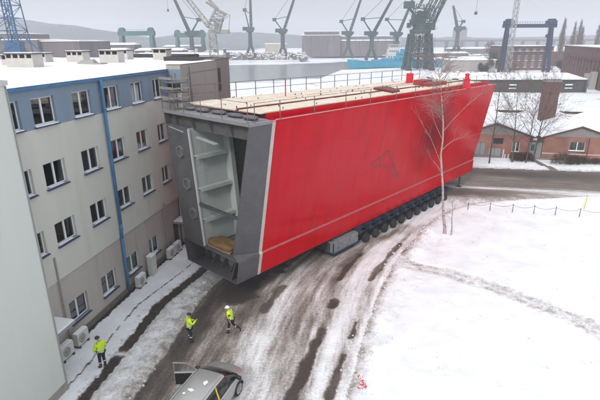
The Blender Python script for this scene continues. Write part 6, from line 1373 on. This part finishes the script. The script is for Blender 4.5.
hall(112, 180, 330, 345, 3.2, M_hall, 'snowy low quay shed right of the portal crane', 1.5, 'shed', 'port_shed')
tw_ = hall(288, 308, 900, 920, 36, M_hallm, 'hazy tall tower block far beyond the portal crane hook', .3, 'building', 'tower_block')
# hazy viaduct
vd = thing('viaduct', (0, 640, 0), 0, 'hazy viaduct line crossing the far background right of the portal crane', 'bridge')
mb = MB(); mb.box(150, 420, -3, 3, 13, 15.5); mb.build('deck', M_hallm, vd)
for i in range(14): mb = MB(); mb.box(152+i*20, 155+i*20, -2, 2, -.2, 13); mb.build('pier', M_hallm, vd)
# ship alongside
sp = thing('cargo_ship', (57, 296, -1.9), math.radians(3), 'light blue ship with white deckhouse moored behind the portal crane', 'ship')
rings = []
for k in range(13):
    t = k/12; x = -26+60*t; w = 5.2*min(1, (t*5+.12))**.7*(1 if t < .92 else 1-(t-.92)*3); top = 5.6+1.1*max(0, .16-t)*6; bot = -.6
    rings.append([(x+(-2.0 if t == 0 else 0)*1, -w, top), (x, -w*.92, 2), (x, -w*.5, bot), (x, w*.5, bot), (x, w*.92, 2), (x, w, top)])
mb = MB(); mb.loft(rings); mb.build('hull', M_ship, sp, smooth=False)
mb = MB(); mb.box(-24, 31, -5.35, -5.2, 5.65, 5.75)
for k in range(28): mb.tube((-24+k*2, -5.25, 5.5), (-24+k*2, -5.25, 6.7), .09, n=4)
mb.tube((-24, -5.25, 6.7), (30, -5.25, 6.7), .09, n=4); mb.build('railing', mat('ship_rail_blue', (.05, .12, .2), .6), sp)
mb = MB(); mb.box(2, 12, -4, 4, 5.6, 8.0); mb.box(3, 9, -3.4, 3.4, 8.001, 10.6); mb.box(5, 7, -1.2, 1.2, 10.601, 12.6); mb.box(-6, 0, -3, 3, 5.6, 7.2); mb.build('deckhouse', M_ship, sp)
mb = MB()
for z in (6.6, 9.0):
    for i in range(5): mb.box(3.5+i*1.3, 4.2+i*1.3, -4.06, -4.001, z, z+.7) if z < 8 else mb.box(3.5+i*1.3, 4.2+i*1.3, -3.46, -3.401, z, z+.6)
mb.build('window_row', M_black, sp)
wh_ = thing('white_ship', (64, 330, -1.9), 0, 'white ship superstructure rising behind the light blue ship, beside the portal crane', 'ship')
mb = MB(); mb.box(-14, 14, -4, 4, -.5, 5); mb.build('hull', M_ship, wh_)
mb = MB(); mb.box(-4.5, 4.5, -3.5, 3.5, 5.001, 9); mb.box(-4, 4, -3, 3, 9.001, 12); mb.box(-3.2, 3.2, -2.5, 2.5, 12.001, 14.5); mb.box(-3.8, 3.8, -3, 3, 14.501, 14.8); mb.build('deckhouse', mat('ship_white', (.62, .62, .62), .6, var=.1), wh_)
mb = MB()
for z, w in ((6.3, 4), (10, 3.5), (13, 3)):
    for i in range(5): mb.box(-w+.4+i*w*.38, -w+1.1+i*w*.38, -3.56 if z < 9 else (-3.06 if z < 12 else -2.56), -3.501 if z < 9 else (-3.001 if z < 12 else -2.501), z, z+1.0)
mb.build('window_row', M_dkmetal, wh_); mb = MB(); mb.tube((0, 0, 14.8), (0, 0, 21), .25, .1, n=6); mb.tube((-2.5, 0, 18), (2.5, 0, 18), .12, n=4); mb.build('mast', M_craneT, wh_)
# clutter on the far quay and along the left and right yards
def clutter(name, label, n, xr_, yr_, hmax, seed, dens=None, wmax=6):
    rng = random.Random(seed); mb = MB(); Ms = [M_hall, M_dkmetal, M_concrete, M_hall, M_cream, M_rust, mat('yard_green', (.10, .16, .13), .8, var=.2), M_roofsnow]
    for i in range(n):
        x = rng.uniform(*xr_); y = rng.uniform(*yr_); w = rng.uniform(.8, wmax)*rng.uniform(.3, 1); d = rng.uniform(1, 4); h = rng.uniform(.6, hmax)*rng.uniform(.3, 1); m_ = rng.randrange(7); z = rng.choice([0, 0, 0, .0])-.2
        a = rng.uniform(-.3, .3); c_, s_ = math.cos(a)*w/2, math.sin(a)*w/2; q_ = [(x-c_, y-s_-d/2), (x+c_, y+s_-d/2), (x+c_, y+s_+d/2), (x-c_, y-s_+d/2)]
        mb.hexa([(p[0], p[1], z) for p in q_]+[(p[0], p[1], h) for p in q_], m_); cx, cy = x, y
        mb.hexa([(cx+(p[0]-cx)*1.03, cy+(p[1]-cy)*1.03, h+.01) for p in q_]+[(cx+(p[0]-cx)*.9, cy+(p[1]-cy)*.9, h+.35) for p in q_], 7)
    o = mb.build(name, Ms); o['kind'] = 'stuff'; o['label'] = label; o['category'] = 'yard clutter'; return o
clutter('quay_clutter', 'dense snow-dusted yard goods and stacks along the far quay', 1900, (-74, 6), (418, 475), 6.0, 1, wmax=4.5)
clutter('quay_clutter', 'low snowy yard goods before the mauve halls across the river', 1700, (8, 128), (516, 545), 3.4, 2, wmax=4)
clutter('yard_clutter', 'snow-dusted goods in the yard beyond the long metal shed', 170, (60, 96), (170, 232), 2.0, 3, wmax=5)
clutter('yard_clutter', 'snowy goods and low walls in the hazy yards right of the portal crane', 900, (85, 250), (360, 480), 3.2, 4, wmax=12)
clutter('yard_clutter', 'snow-covered goods between the halls behind the office roof', 900, (-170, -60), (240, 420), 11.0, 5, wmax=7)
# parked cars in the yard, left of the shed top
for i, (x, y, M_, lb) in enumerate(((57.5, 200, M_dkmetal, 'dark snow-dusted car, nearest in the yard row beyond the hull'), (62.5, 206, M_silver, 'pale car, middle of the yard row beyond the hull'), (67, 215, M_blue, 'blue car, farthest in the yard row beyond the hull'))):
    c_ = thing('parked_car', (x, y, 0), .2, lb, 'car', 'cars parked in the far yard')
    mb = MB(); mb.hexa([(-2.2, -.9, .35), (2.2, -.9, .35), (2.2, .9, .35), (-2.2, .9, .35), (-2.1, -.85, .9), (2.1, -.85, .9), (2.1, .85, .9), (-2.1, .85, .9)]); mb.hexa([(-1.5, -.8, .901), (1.1, -.8, .901), (1.1, .8, .901), (-1.5, .8, .901), (-1.1, -.65, 1.42), (.5, -.65, 1.42), (.5, .65, 1.42), (-1.1, .65, 1.42)]); mb.build('body', M_, c_, bevel=.08)
    mb = MB(); mb.box(-1.05, .45, -.6, .6, 1.43, 1.5); mb.build('snow_cap', M_roofsnow, c_)
    for wx in (-1.35, 1.35):
        for wy in (-.85, .85): mb = MB(); mb.tube((wx, wy-.1, .33), (wx, wy+.1, .33), .33, n=12); mb.build('wheel', M_tyre, c_)
# trees in the distance
def poplar(loc, h, w, seed, label):
    rng = random.Random(seed); t_ = thing('poplar_tree', loc, 0, label, 'poplar tree', 'bare poplars behind the long brick hall'); mb = MB(); mb.tube((0, 0, -.1), (0, 0, h*.5), .45, .3, n=8, cap=False); mb.tube((0, 0, h*.5), (0, 0, h*.95), .3, .08, n=6, cap=False); mb.build('trunk', M_bark, t_); mb = MB()
    for i in range(230):
        k = rng.uniform(.12, .97); a = rng.uniform(0, 6.28); p = Vector((0, 0, h*k*.9)); rr = w*math.sin(math.pi*min(1, k*.85+.12))*rng.uniform(.3, 1); q = p+Vector((rr*math.cos(a), rr*math.sin(a), h*rng.uniform(.06, .16))); mb.tube(p, q, .09, .05, n=3, cap=False)
        for _ in range(2): mb.tube(q, q+Vector((rng.uniform(-.5, .5), rng.uniform(-.5, .5), rng.uniform(1.0, 2.2))), .06, .03, n=3, cap=False)
    mb.build('crown', M_twig, t_); return t_
for i, (x, y, h, w, lb) in enumerate(((157, 292, 24, 1.9, 'leftmost bare poplar above the long brick hall'), (161.5, 300, 27, 2.1, 'second bare poplar from the left, tallest of the row'), (166, 296, 24.5, 1.9, 'third bare poplar of the row behind the long hall'), (171.5, 300, 25.5, 2.2, 'bare poplar in the middle of the row behind the long hall'),
    (176, 305, 22, 2.0, 'shorter bare poplar right of the middle of the row'), (187, 306, 25, 2.2, 'bare poplar second from the right edge'), (192, 303, 27, 2.3, 'rightmost bare poplar at the picture edge'), (151.5, 296, 15, 2.6, 'short bushy bare tree at the left foot of the poplars'))): poplar((x, y, 0), h, w, 30+i, lb)
def clump_tree(loc, rx, h, seed, label, name='dense_tree', M=None, n=1500, cat='tree', leaf=.5):
    rng = random.Random(seed); t_ = thing(name, loc, 0, label, cat, 'distant dark trees'); mb = MB(); mb.tube((0, 0, -.1), (0, 0, h*.6), .35, .15, n=7, cap=False); mb.build('trunk', M_bark, t_); mb = MB()
    lobes = [(rng.uniform(-.5, .5)*rx, rng.uniform(-.5, .5)*rx, h*rng.uniform(.35, .75), rng.uniform(.35, .6)*rx) for _ in range(9)]
    for i in range(n):
        l = rng.choice(lobes); v = Vector((rng.gauss(0, 1), rng.gauss(0, 1), rng.gauss(0, 1))).normalized()*l[3]*rng.random()**.35; p = Vector(l[:3])+Vector((v.x, v.y, v.z*1.15)); p.z = max(.3, p.z)
        a = Vector((rng.uniform(-1, 1), rng.uniform(-1, 1), rng.uniform(-.5, 1))).normalized(); b_ = a.orthogonal().normalized()*leaf*.5; a = a*leaf*rng.uniform(.5, 1.1); mb.add([p-b_, p+b_, p+a], [(0, 1, 2)])
    mb.build('crown', M or M_ever, t_, fix=False); return t_
for i, (x, y, rx, h, lb) in enumerate(((97.5, 240, 4.0, 12.5, 'tall dark tree touching the left leg of the navy gantry'), (93.5, 236, 3.2, 9.0, 'dark tree in the middle of the group left of the gantry'), (89, 232, 2.8, 5.5, 'low dark bush at the left of the group by the pale building'),
    (131, 330, 6, 16, 'dark round tree above the roof of the purple brick hall'), (139, 322, 4, 13, 'smaller dark tree right of the round one above the purple hall'), (127, 232, 3.5, 7, 'dark tree at the foot of the gantry right leg'), (143, 280, 5, 12, 'dark tree between the gantry and the long hall'))): clump_tree((x, y, 0), rx, h, 60+i, lb)
for i, (x, y, h, lb) in enumerate(((84.5, 112, 7, 'snowy bare small tree by the annex at the right edge'), (88, 118, 7.5, 'second snowy bare small tree by the right edge'), (93, 121, 7, 'bare small tree nearest the long hall porch'))): bare_tree((x, y, 0), h, .14, 80+i, lb, group='small bare trees by the annex', b0=.15, nb=12, blen=.4, depth=2, tw=.022)
# small church-like tower block far in the centre right, and distant small crane
px_crane(152, 470, 24, -7, 46, 'hazy small crane above the purple brick hall roof', M_craneT, back=(-4, 8), grp='slewing cranes on the far quay')
# ------------------------------------------------------------------ haze: pale even air inside one closed box
hz = MB(); hz.box(-2400, 2400, -190, 2200, -4.5, 96); M_h = bpy.data.materials.new('haze'); M_h.use_nodes = True; t = M_h.node_tree; t.nodes.clear(); o_ = t.nodes.new('ShaderNodeOutputMaterial'); vp = t.nodes.new('ShaderNodeVolumePrincipled')
vp.inputs['Color'].default_value = (.84, .875, .93, 1); vp.inputs['Density'].default_value = .0007; vp.inputs['Anisotropy'].default_value = .2; t.links.new(vp.outputs[0], o_.inputs['Volume'])
o = hz.build('haze', M_h); o['kind'] = 'stuff'
